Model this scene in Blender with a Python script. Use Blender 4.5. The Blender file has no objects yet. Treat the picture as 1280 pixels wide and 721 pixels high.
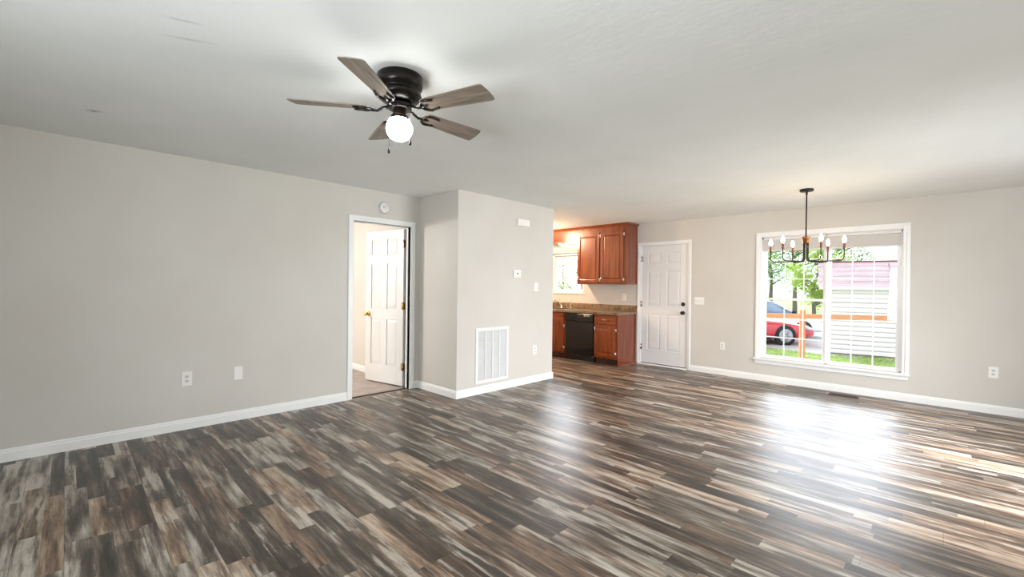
import bpy, bmesh, math, random
from mathutils import Vector, Matrix
random.seed(7)
S = bpy.context.scene
COL = S.collection
PI = math.pi

# ------------------------------------------------------------------ camera
cam_d = bpy.data.cameras.new('camera')
cam_d.sensor_width = 36.0
cam_d.lens = 551.484 / 1280 * 36.0
cam_d.clip_start = 0.02
cam_d.clip_end = 500
cam = bpy.data.objects.new('camera', cam_d)
COL.objects.link(cam)
_r = [[0.7110406781, -0.0118147909, 0.7030516089], [0.7030456176, -0.0053542289, -0.7111245966], [0.0121660876, 0.9999158679, 0.0044992624]]
_m = Matrix(_r).to_4x4()
_m.translation = Vector((4.85650, -3.20421, 1.31810))
cam.matrix_world = _m
S.camera = cam

# ------------------------------------------------------------------ colour management
S.view_settings.view_transform = 'Standard'
S.view_settings.look = 'None'
S.view_settings.gamma = 1.0
S.view_settings.use_curve_mapping = False
S.view_settings.exposure = 0.24

# ------------------------------------------------------------------ light levels (tune here)
SKY_BASE = 1.9         # overcast sky all round
SKY_GLOW = 16.0         # added bright band of sky, shaped for the window's reflection on the floor
SKY_LOBE = 35.0       # added bright patch of sky for the kitchen window's streak on the floor
REAR_FILL = 125.0        # unseen area lamp behind the camera, added as fill
SIDE_FILL = 94.0  # second added fill lamp, unseen on the right
GLOBE = 26.0           # ceiling fan lamp
BULB = 68.0            # chandelier bulbs
KITCHEN = 95.0
SINK_BULB = 15.0
BEDROOM = 150.0

W = bpy.data.worlds.new('overcast_sky')
S.world = W
W.use_nodes = True
nt = W.node_tree
nt.nodes.clear()
wo = nt.nodes.new('ShaderNodeOutputWorld')
bg = nt.nodes.new('ShaderNodeBackground')
tc = nt.nodes.new('ShaderNodeTexCoord')
dp = nt.nodes.new('ShaderNodeVectorMath'); dp.operation = 'DOT_PRODUCT'
gl = Vector((-0.22, 0.88, 0.40)).normalized()
dp.inputs[1].default_value = gl
mr = nt.nodes.new('ShaderNodeMapRange'); mr.interpolation_type = 'SMOOTHSTEP'
mr.inputs[1].default_value = 0.80; mr.inputs[2].default_value = 1.0
mr.inputs[3].default_value = 0.0; mr.inputs[4].default_value = SKY_GLOW
sp = nt.nodes.new('ShaderNodeSeparateXYZ')
el = nt.nodes.new('ShaderNodeMapRange'); el.interpolation_type = 'SMOOTHSTEP'
el.inputs[1].default_value = 0.22; el.inputs[2].default_value = 0.42
hi = nt.nodes.new('ShaderNodeMapRange'); hi.interpolation_type = 'SMOOTHSTEP'
hi.inputs[1].default_value = 0.42; hi.inputs[2].default_value = 0.58; hi.inputs[3].default_value = 1.0; hi.inputs[4].default_value = 0.0
mh = nt.nodes.new('ShaderNodeMath'); mh.operation = 'MULTIPLY'
mu = nt.nodes.new('ShaderNodeMath'); mu.operation = 'MULTIPLY'
ad = nt.nodes.new('ShaderNodeMath'); ad.operation = 'ADD'; ad.inputs[1].default_value = SKY_BASE
nt.links.new(tc.outputs['Generated'], dp.inputs[0])
nt.links.new(dp.outputs['Value'], mr.inputs[0])
nt.links.new(tc.outputs['Generated'], sp.inputs[0])
nt.links.new(sp.outputs['Z'], el.inputs[0])
nt.links.new(sp.outputs['Z'], hi.inputs[0])
nt.links.new(el.outputs[0], mh.inputs[0]); nt.links.new(hi.outputs[0], mh.inputs[1])
nt.links.new(mr.outputs[0], mu.inputs[0]); nt.links.new(mh.outputs[0], mu.inputs[1])
nt.links.new(mu.outputs[0], ad.inputs[0])
bg.inputs['Color'].default_value = (0.80, 0.895, 1.0, 1)
# second bright sky patch, added to feed the kitchen window's floor streak
d2 = nt.nodes.new('ShaderNodeVectorMath'); d2.operation = 'DOT_PRODUCT'
d2.inputs[1].default_value = Vector((-0.57, 0.74, 0.36)).normalized()
m2 = nt.nodes.new('ShaderNodeMapRange'); m2.interpolation_type = 'SMOOTHSTEP'
m2.inputs[1].default_value = 0.93; m2.inputs[2].default_value = 0.995
m2.inputs[3].default_value = 0.0; m2.inputs[4].default_value = SKY_LOBE
a2 = nt.nodes.new('ShaderNodeMath'); a2.operation = 'ADD'
nt.links.new(tc.outputs['Generated'], d2.inputs[0]); nt.links.new(d2.outputs['Value'], m2.inputs[0])
nt.links.new(ad.outputs[0], a2.inputs[0]); nt.links.new(m2.outputs[0], a2.inputs[1])
nt.links.new(a2.outputs[0], bg.inputs['Strength'])
nt.links.new(bg.outputs[0], wo.inputs['Surface'])


def lamp(name, kind, loc, energy, color=(1, 1, 1), size=None, size_y=None, rot=None, portal=False, radius=None, spread=None):
    d = bpy.data.lights.new(name, kind)
    d.energy = energy
    d.color = color
    if kind == 'AREA':
        d.shape = 'RECTANGLE'; d.size = size; d.size_y = size_y
        if spread: d.spread = spread
        if portal:
            d.cycles.is_portal = True
    if radius is not None:
        d.shadow_soft_size = radius
    o = bpy.data.objects.new(name, d)
    o.location = loc
    if rot: o.rotation_euler = rot
    COL.objects.link(o)
    return o


# unseen area lamps added as fill, in the rear and right-hand wall openings
lamp('rear_fill_lamp', 'AREA', (4.5, -5.50, 1.25), REAR_FILL, (0.90, 0.96, 1.0), 1.7, 1.7, (PI / 2 + 0.50, 0, 0), spread=2.5)
lamp('side_fill_lamp', 'AREA', (6.60, 1.6, 1.2), SIDE_FILL, (0.97, 0.98, 1.0), 1.9, 1.9, (0, PI / 2 - 0.36, 0), spread=1.9)
# portals that guide the sky light through the two windows in view
lamp('window_portal', 'AREA', (3.70, 4.01, 1.21), 1, (1, 1, 1), 1.56, 1.76, (-PI / 2, 0, 0), portal=True)
lamp('window_portal', 'AREA', (-0.57, 4.01, 1.60), 1, (1, 1, 1), 0.82, 0.84, (-PI / 2, 0, 0), portal=True)
# unseen kitchen ceiling lamp, and a bedroom lamp added to brighten that room
lamp('kitchen_ceiling_lamp', 'POINT', (-0.75, 2.75, 2.28), KITCHEN, (1.0, 0.70, 0.46), radius=0.10)
lamp('bedroom_fill_lamp', 'POINT', (-1.9, -2.5, 1.9), BEDROOM, (1.0, 0.94, 0.89), radius=0.18)


# ------------------------------------------------------------------ materials
def lin(c):
    return tuple(((v / 255) / 12.92 if v / 255 <= 0.04045 else ((v / 255 + 0.055) / 1.055) ** 2.4) for v in c)


class Mat:
    def __init__(self, name):
        self.m = bpy.data.materials.new(name)
        self.m.use_nodes = True
        self.t = self.m.node_tree
        self.b = self.t.nodes['Principled BSDF']
        self.out = self.t.nodes['Material Output']

    def n(self, typ, **kw):
        nd = self.t.nodes.new(typ)
        for k, v in kw.items():
            if isinstance(k, str) and hasattr(nd, k):
                setattr(nd, k, v)
        return nd

    def l(self, a, b):
        self.t.links.new(a, b)

    def math(self, op, a, b=None, c=None):
        nd = self.t.nodes.new('ShaderNodeMath'); nd.operation = op
        for i, v in enumerate((a, b, c)):
            if v is None: continue
            if hasattr(v, 'is_linked'): self.l(v, nd.inputs[i])
            else: nd.inputs[i].default_value = v
        return nd.outputs[0]

    def mix(self, f, a, b, mode='MIX'):
        nd = self.t.nodes.new('ShaderNodeMix'); nd.data_type = 'RGBA'; nd.blend_type = mode
        for i, v in ((0, f), (6, a), (7, b)):
            if hasattr(v, 'is_linked'): self.l(v, nd.inputs[i])
            elif i == 0: nd.inputs[0].default_value = v
            else: nd.inputs[i].default_value = (*v[:3], 1)
        return nd.outputs[2]

    def ramp(self, f, stops):
        nd = self.t.nodes.new('ShaderNodeValToRGB')
        el = nd.color_ramp.elements
        while len(el) < len(stops): el.new(0.5)
        for e, (p, c) in zip(el, stops):
            e.position = p; e.color = (*c[:3], 1)
        self.l(f, nd.inputs[0])
        return nd.outputs[0]

    def noise(self, vec, scale, detail=3, rough=0.5):
        nd = self.t.nodes.new('ShaderNodeTexNoise')
        nd.inputs['Scale'].default_value = scale
        nd.inputs['Detail'].default_value = detail
        nd.inputs['Roughness'].default_value = rough
        if vec is not None: self.l(vec, nd.inputs['Vector'])
        return nd.outputs['Fac']

    def coords(self, kind='Object', scale=(1, 1, 1)):
        tcn = self.t.nodes.new('ShaderNodeTexCoord')
        mp = self.t.nodes.new('ShaderNodeMapping')
        mp.inputs['Scale'].default_value = scale
        self.l(tcn.outputs[kind], mp.inputs[0])
        return mp.outputs[0]

    def bump(self, h, strength, dist=0.01):
        nd = self.t.nodes.new('ShaderNodeBump')
        nd.inputs['Strength'].default_value = strength
        nd.inputs['Distance'].default_value = dist
        self.l(h, nd.inputs['Height'])
        self.l(nd.outputs[0], self.b.inputs['Normal'])


def simple(name, rgb, rough=0.5, metal=0.0, vary=0.06, scale=8.0, spec=0.5, stretch=(1, 1, 1), coat=0.0):
    M = Mat(name)
    c = lin(rgb)
    f = M.noise(M.coords('Object', stretch), scale, 4)
    col = M.ramp(f, [(0.3, tuple(v * (1 - vary) for v in c)), (0.7, tuple(min(1, v * (1 + vary)) for v in c))])
    M.l(col, M.b.inputs['Base Color'])
    M.b.inputs['Roughness'].default_value = rough
    M.b.inputs['Metallic'].default_value = metal
    M.b.inputs['Specular IOR Level'].default_value = spec
    M.b.inputs['Coat Weight'].default_value = coat
    return M.m


def glow(name, rgb, strength):
    M = Mat(name)
    M.b.inputs['Base Color'].default_value = (0.9, 0.9, 0.9, 1)
    M.b.inputs['Emission Color'].default_value = (*rgb, 1)
    M.b.inputs['Emission Strength'].default_value = strength
    M.b.inputs['Roughness'].default_value = 0.3
    return M.m


def wall_paint():
    M = Mat('greige_wall_paint')
    v = M.coords()
    f = M.noise(v, 1.3, 3)
    col = M.ramp(f, [(0.3, lin((203, 198, 190))), (0.7, lin((209, 205, 198)))])
    M.l(col, M.b.inputs['Base Color'])
    M.b.inputs['Roughness'].default_value = 0.55
    M.b.inputs['Specular IOR Level'].default_value = 0.3
    M.bump(M.noise(v, 160, 3, 0.6), 0.12, 0.004)
    return M.m


def ceiling_paint():
    M = Mat('textured_ceiling_paint')
    v = M.coords()
    f = M.noise(v, 0.9, 4, 0.6)
    col = M.ramp(f, [(0.3, lin((234, 237, 234))), (0.7, lin((243, 245, 243)))])
    tcn = M.t.nodes.new('ShaderNodeTexCoord')

    def streak(cx, cy, ang, length, width, amt, col):
        mp = M.t.nodes.new('ShaderNodeMapping'); mp.vector_type = 'TEXTURE'
        mp.inputs['Location'].default_value = (cx, cy, 0)
        mp.inputs['Rotation'].default_value = (0, 0, ang)
        mp.inputs['Scale'].default_value = (length, width, 1000)
        M.l(tcn.outputs['Object'], mp.inputs[0])
        ln = M.t.nodes.new('ShaderNodeVectorMath'); ln.operation = 'LENGTH'
        M.l(mp.outputs[0], ln.inputs[0])
        w = M.math('SUBTRACT', 1.0, M.math('MINIMUM', ln.outputs['Value'], 1.0))
        w = M.math('MULTIPLY', M.math('MULTIPLY', w, amt), M.noise(v, 30, 3))
        return M.mix(w, col, lin((120, 120, 112)))
    col = streak(0.84, -3.08, 0.9, 0.06, 0.03, 1.2, col)
    col = streak(2.51, -2.86, 1.2, 0.09, 0.014, 0.6, col)
    col = streak(2.35, -2.81, 1.15, 0.13, 0.014, 0.6, col)
    M.l(col, M.b.inputs['Base Color'])
    M.b.inputs['Roughness'].default_value = 0.8
    M.b.inputs['Specular IOR Level'].default_value = 0.2
    # brushed "slap" texture: stretched noise turned two ways, in patches
    vs = M.coords('Object', (7, 16, 1))
    a = M.noise(vs, 1.0, 5, 0.6)
    b = M.noise(M.coords('Object', (18, 7, 1)), 1.0, 5, 0.6)
    pm = M.ramp(M.noise(v, 1.1, 3), [(0.42, (0, 0, 0)), (0.6, (1, 1, 1))])
    h = M.mix(pm, a, b)
    M.bump(h, 0.18, 0.012)
    return M.m


def floor_planks():
    M = Mat('weathered_vinyl_plank')
    tcn = M.t.nodes.new('ShaderNodeTexCoord')
    s = M.t.nodes.new('ShaderNodeSeparateXYZ')
    M.l(tcn.outputs['Object'], s.inputs[0])
    x, y = s.outputs[0], s.outputs[1]
    PW = 0.178

    def wn(*vals):
        c = M.t.nodes.new('ShaderNodeCombineXYZ')
        for i, v in enumerate(vals):
            if hasattr(v, 'is_linked'): M.l(v, c.inputs[i])
            else: c.inputs[i].default_value = v
        w = M.t.nodes.new('ShaderNodeTexWhiteNoise'); w.noise_dimensions = '3D'
        M.l(c.outputs[0], w.inputs['Vector'])
        return w.outputs['Value'], w.outputs['Color']
    plank = M.math('FLOOR', M.math('DIVIDE', y, PW))
    off, _ = wn(plank, 3.3, 1.0)
    L = 1.22
    u = M.math('ADD', M.math('DIVIDE', x, L), M.math('MULTIPLY', off, 13.7))
    board = M.math('FLOOR', u)
    # the print on each board shows two strips of uneven width, each pieced from shorter lengths
    split, _ = wn(plank, board, 7.0)
    split = M.math('ADD', 0.30, M.math('MULTIPLY', split, 0.42))
    sub = M.math('GREATER_THAN', M.math('FRACT', M.math('DIVIDE', y, PW)), split)
    row = M.math('ADD', M.math('MULTIPLY', plank, 2.0), sub)
    o2, _ = wn(row, 6.1, 4.0)
    u2 = M.math('ADD', M.math('DIVIDE', x, M.math('ADD', 0.50, M.math('MULTIPLY', o2, 0.6))), M.math('MULTIPLY', o2, 9.3))
    cell = M.math('FLOOR', u2)
    r1, rc = wn(row, cell, 5.0)
    r2, _ = wn(row, cell, 9.0)
    sep = M.t.nodes.new('ShaderNodeSeparateColor'); M.l(rc, sep.inputs[0])
    # vector for the grain, shifted per piece
    cv = M.t.nodes.new('ShaderNodeCombineXYZ')
    M.l(M.math('ADD', M.math('MULTIPLY', x, 2.2), M.math('MULTIPLY', r1, 37.0)), cv.inputs[0])
    M.l(M.math('ADD', M.math('MULTIPLY', y, 30.0), M.math('MULTIPLY', r2, 23.0)), cv.inputs[1])
    grain = M.noise(cv.outputs[0], 1.0, 6, 0.65)
    cv2 = M.t.nodes.new('ShaderNodeCombineXYZ')
    M.l(M.math('ADD', M.math('MULTIPLY', x, 1.7), M.math('MULTIPLY', r2, 51.0)), cv2.inputs[0])
    M.l(M.math('ADD', M.math('MULTIPLY', y, 13.0), M.math('MULTIPLY', r1, 19.0)), cv2.inputs[1])
    blot = M.noise(cv2.outputs[0], 1.0, 5, 0.62)
    cv3 = M.t.nodes.new('ShaderNodeCombineXYZ')
    M.l(M.math('MULTIPLY', x, 14.0), cv3.inputs[0]); M.l(M.math('MULTIPLY', y, 160.0), cv3.inputs[1])
    fine = M.noise(cv3.outputs[0], 1.0, 4, 0.6)
    tone = M.math('ADD', M.math('MULTIPLY', r1, 0.58), M.math('MULTIPLY', M.math('SUBTRACT', grain, 0.5), 1.5))
    tone = M.math('ADD', tone, M.math('MULTIPLY', M.math('SUBTRACT', blot, 0.5), 1.7))
    tone = M.math('ADD', tone, 0.19)
    cool = M.ramp(tone, [(0.0, lin((40, 34, 28))), (0.3, lin((72, 63, 54))), (0.52, lin((110, 99, 87))), (0.75, lin((160, 150, 138))), (1.0, lin((200, 192, 181)))])
    warm = M.ramp(tone, [(0.0, lin((46, 35, 27))), (0.3, lin((86, 67, 53))), (0.52, lin((128, 103, 83))), (0.75, lin((168, 144, 122))), (1.0, lin((204, 188, 168)))])
    wsel = M.ramp(sep.outputs[1], [(0.35, (0, 0, 0)), (0.75, (1, 1, 1))])
    col = M.mix(wsel, cool, warm)
    col = M.mix(M.math('MULTIPLY', M.math('SUBTRACT', 0.62, fine), 0.55), col, lin((50, 42, 36)))
    wash = M.ramp(blot, [(0.53, (0, 0, 0)), (0.60, (1, 1, 1))])
    wgate = M.math('MULTIPLY', M.math('GREATER_THAN', r2, 0.6), M.math('ADD', 0.25, M.math('MULTIPLY', fine, 0.75)))
    col = M.mix(M.math('MULTIPLY', wash, wgate), col, lin((196, 187, 175)))
    dk = M.ramp(blot, [(0.38, (1, 1, 1)), (0.46, (0, 0, 0))])
    col = M.mix(M.math('MULTIPLY', dk, 0.5), col, lin((44, 37, 31)))
    # chips and saw marks printed across the board
    cv4 = M.t.nodes.new('ShaderNodeCombineXYZ')
    M.l(M.math('MULTIPLY', x, 55.0), cv4.inputs[0]); M.l(M.math('MULTIPLY', y, 16.0), cv4.inputs[1])
    chip = M.noise(cv4.outputs[0], 1.0, 3, 0.5)
    chipm = M.math('MULTIPLY', M.math('GREATER_THAN', chip, 0.72), M.math('GREATER_THAN', blot, 0.56))
    col = M.mix(M.math('MULTIPLY', chipm, 0.6), col, lin((226, 216, 200)))
    # seams: between boards, and at board ends
    fy = M.math('FRACT', M.math('DIVIDE', y, PW))
    seam = M.math('LESS_THAN', fy, 0.012)
    fx = M.math('FRACT', u)
    seam2 = M.math('LESS_THAN', M.math('MULTIPLY', fx, L), 0.0022)
    col = M.mix(M.math('MULTIPLY', M.math('MAXIMUM', seam, seam2), 0.55), col, lin((38, 32, 28)))
    M.l(col, M.b.inputs['Base Color'])
    rr = M.ramp(fine, [(0.2, (0.34,) * 3), (0.8, (0.41,) * 3)])
    M.l(rr, M.b.inputs['Roughness'])
    M.b.inputs['Specular IOR Level'].default_value = 0.62
    hb = M.math('SUBTRACT', M.math('MULTIPLY', fine, 0.5), M.math('MULTIPLY', M.math('MAXIMUM', seam, seam2), 0.8))
    M.bump(hb, 0.10, 0.003)
    return M.m


def cherry(name, axis):
    M = Mat(name)
    st = {'z': (22, 22, 1.6), 'x': (1.6, 22, 22), 'y': (22, 1.6, 22)}[axis]
    v = M.coords('Object', st)
    f = M.noise(v, 1.0, 6, 0.62)
    col = M.ramp(f, [(0.25, lin((80, 31, 7))), (0.5, lin((116, 50, 11))), (0.78, lin((146, 72, 20)))])
    M.l(col, M.b.inputs['Base Color'])
    M.b.inputs['Roughness'].default_value = 0.26
    M.b.inputs['Coat Weight'].default_value = 0.4
    M.b.inputs['Coat Roughness'].default_value = 0.14
    return M.m


def blade_wood():
    M = Mat('grey_oak_blade')
    v = M.coords('Object', (3, 40, 40))
    f = M.noise(v, 1.0, 6, 0.65)
    col = M.ramp(f, [(0.25, lin((80, 70, 61))), (0.5, lin((122, 109, 97))), (0.75, lin((156, 142, 128)))])
    M.l(col, M.b.inputs['Base Color'])
    M.b.inputs['Roughness'].default_value = 0.42
    return M.m


def laminate():
    M = Mat('brown_granite_laminate')
    v = M.coords()
    a = M.noise(v, 26, 6, 0.7)
    b = M.noise(v, 7, 4, 0.6)
    f = M.math('ADD', M.math('MULTIPLY', a, 0.55), M.math('MULTIPLY', b, 0.45))
    col = M.ramp(f, [(0.32, lin((52, 36, 24))), (0.45, lin((110, 84, 60))), (0.55, lin((140, 118, 92))), (0.64, lin((96, 82, 60))), (0.75, lin((190, 172, 146)))])
    M.l(col, M.b.inputs['Base Color'])
    M.b.inputs['Roughness'].default_value = 0.28
    return M.m


def pane():
    M = Mat('clear_window_glass')
    tr = M.n('ShaderNodeBsdfTransparent'); tr.inputs[0].default_value = (0.975, 0.975, 0.975, 1)
    gs = M.n('ShaderNodeBsdfGlossy'); gs.inputs['Roughness'].default_value = 0.0
    fr = M.n('ShaderNodeFresnel'); fr.inputs['IOR'].default_value = 1.45
    mx = M.n('ShaderNodeMixShader')
    M.l(fr.outputs[0], mx.inputs[0]); M.l(tr.outputs[0], mx.inputs[1]); M.l(gs.outputs[0], mx.inputs[2])
    M.l(mx.outputs[0], M.out.inputs['Surface'])
    return M.m


def leaves(name, dark, light):
    M = Mat(name)
    f = M.noise(M.coords(), 3.0, 3)
    col = M.ramp(f, [(0.3, lin(dark)), (0.7, lin(light))])
    df = M.n('ShaderNodeBsdfDiffuse'); tl = M.n('ShaderNodeBsdfTranslucent'); mx = M.n('ShaderNodeMixShader')
    mx.inputs[0].default_value = 0.45
    M.l(col, df.inputs[0]); M.l(col, tl.inputs[0])
    M.l(df.outputs[0], mx.inputs[1]); M.l(tl.outputs[0], mx.inputs[2]); M.l(mx.outputs[0], M.out.inputs['Surface'])
    return M.m


def lawn_mat():
    M = Mat('mown_lawn')
    v = M.coords()
    f = M.math('ADD', M.math('MULTIPLY', M.noise(v, 1.6, 4), 0.5), M.math('MULTIPLY', M.noise(v, 22, 4), 0.5))
    col = M.ramp(f, [(0.35, lin((112, 132, 76))), (0.52, lin((146, 164, 98))), (0.68, lin((186, 190, 140)))])
    M.l(col, M.b.inputs['Base Color']); M.b.inputs['Roughness'].default_value = 0.9
    M.b.inputs['Specular IOR Level'].default_value = 0.1
    return M.m


def carpet_mat():
    M = Mat('taupe_carpet')
    v = M.coords()
    f = M.math('ADD', M.math('MULTIPLY', M.noise(v, 5, 3), 0.5), M.math('MULTIPLY', M.noise(v, 220, 2), 0.5))
    col = M.ramp(f, [(0.35, lin((156, 143, 135))), (0.65, lin((192, 180, 172)))])
    M.l(col, M.b.inputs['Base Color']); M.b.inputs['Roughness'].default_value = 1.0
    M.bump(M.noise(v, 260, 2), 0.6, 0.01)
    return M.m


def roof_mat():
    M = Mat('faded_pink_roofing')
    v = M.coords()
    f = M.noise(M.coords('Object', (1.2, 9, 9)), 1.0, 5, 0.6)
    col = M.ramp(f, [(0.3, lin((176, 146, 146))), (0.7, lin((206, 184, 184)))])
    M.l(col, M.b.inputs['Base Color']); M.b.inputs['Roughness'].default_value = 0.7
    return M.m


MW = wall_paint()
MC = ceiling_paint()
MF = floor_planks()
M_TRIM = simple('white_trim_paint', (236, 236, 234), 0.35, vary=0.015)
M_DOOR = simple('white_door_paint', (226, 225, 224), 0.38, vary=0.015)
M_VINYL = simple('white_vinyl', (238, 239, 242), 0.35, vary=0.01)
M_PLATE = simple('white_plastic_plate', (236, 234, 229), 0.35, vary=0.01)
M_PLATE_D = simple('ivory_plastic_socket', (214, 212, 206), 0.4, vary=0.02)
M_SLOT = simple('dark_socket_slot', (44, 42, 40), 0.6)
M_GRILLE = simple('white_enamel_grille', (232, 232, 230), 0.4, vary=0.01)
M_GRILLE_D = simple('grey_filter_cloth', (214, 214, 214), 0.9, vary=0.05)
M_BRONZE = simple('oil_rubbed_bronze', (44, 42, 40), 0.30, 0.85, vary=0.15)
M_BLACK = simple('matt_black_metal', (34, 30, 29), 0.4, 0.5)
M_COPPER = simple('copper_bronze', (150, 98, 62), 0.3, 0.9, vary=0.1)
M_FITTER = simple('aged_bronze_fitter', (104, 86, 74), 0.3, 0.9, vary=0.1)
M_SLEEVE = simple('reddish_brown_sleeve', (112, 62, 44), 0.4, 0.5)
M_BRASS = simple('polished_brass', (196, 164, 98), 0.22, 1.0)
M_CHROME = simple('satin_nickel', (206, 202, 196), 0.22, 1.0)
M_STEEL = simple('stainless_sink_steel', (196, 194, 190), 0.22, 1.0, stretch=(2, 30, 2))
M_BLADE = blade_wood()
M_CH_Z = cherry('cherry_wood_upright', 'z')
M_CH_X = cherry('cherry_wood_level', 'x')
M_CH_DK = simple('cherry_dark_recess', (58, 24, 12), 0.5)
M_LAM = laminate()
M_APPL = simple('black_glossy_enamel', (12, 12, 13), 0.12, vary=0.02)
M_APPL2 = simple('black_matt_plastic', (20, 20, 21), 0.35)
M_GLASS = pane()
M_BLIND = simple('white_blind_slats', (226, 222, 216), 0.5, vary=0.02)
M_CARPET = carpet_mat()
M_GLOBE = glow('lit_opal_glass', (1.0, 0.985, 0.95), GLOBE)
M_BULB = glow('lit_warm_bulb', (1.0, 0.72, 0.45), BULB)
M_SINKB = glow('lit_sink_bulb', (1.0, 0.80, 0.56), SINK_BULB)
M_REG = simple('brown_floor_register', (74, 46, 34), 0.4, 0.3)
M_LAWN = lawn_mat()
M_CONC = simple('light_concrete', (176, 172, 166), 0.9, vary=0.06, scale=2)
M_SIDE = simple('white_lap_siding', (238, 228, 230), 0.55, vary=0.02)
M_SOFF = simple('olive_shade_trim', (132, 128, 108), 0.7)  # eave shade put into the soffit colour; the skirting board shares it
M_ROOF = roof_mat()
M_ROOF2 = simple('brown_roof_shingle', (128, 82, 72), 0.85, vary=0.15)
M_RAIL = simple('orange_brown_treated_wood', (204, 136, 94), 0.7, vary=0.18, scale=6, stretch=(1, 8, 8))
M_RED = simple('red_car_paint', (196, 30, 44), 0.22, 0.0, vary=0.02, coat=1.0)
M_WHITE = simple('white_car_paint', (226, 228, 232), 0.25, 0.0, vary=0.02, coat=1.0)
M_DARKCAR = simple('dark_car_paint', (34, 36, 42), 0.25, 0.0, coat=1.0)
M_CGLASS = simple('car_window_tint', (136, 160, 180), 0.06, 0.0, vary=0.02)
M_TYRE = simple('tyre_rubber', (36, 36, 38), 0.8)
M_RIM = simple('alloy_rim', (168, 172, 176), 0.3, 0.8)
M_LAMP = simple('headlamp_lens', (190, 196, 204), 0.1)
M_BARK = simple('grey_bark', (112, 100, 90), 0.9, vary=0.25, scale=12)
M_LEAF = [leaves('fresh_green_leaves', (96, 134, 66), (160, 190, 110)), leaves('sage_green_leaves', (110, 140, 96), (172, 196, 142)), leaves('yellow_green_leaves', (128, 160, 66), (188, 206, 110))]


M_LEAF_PALE = leaves('pale_spring_leaves', (188, 206, 156), (214, 226, 186))


# ------------------------------------------------------------------ mesh helpers
def root_loc(o):
    v = Vector((0, 0, 0))
    while o is not None:
        v = v + Vector(o.location)
        o = o.parent
    return v


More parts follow.
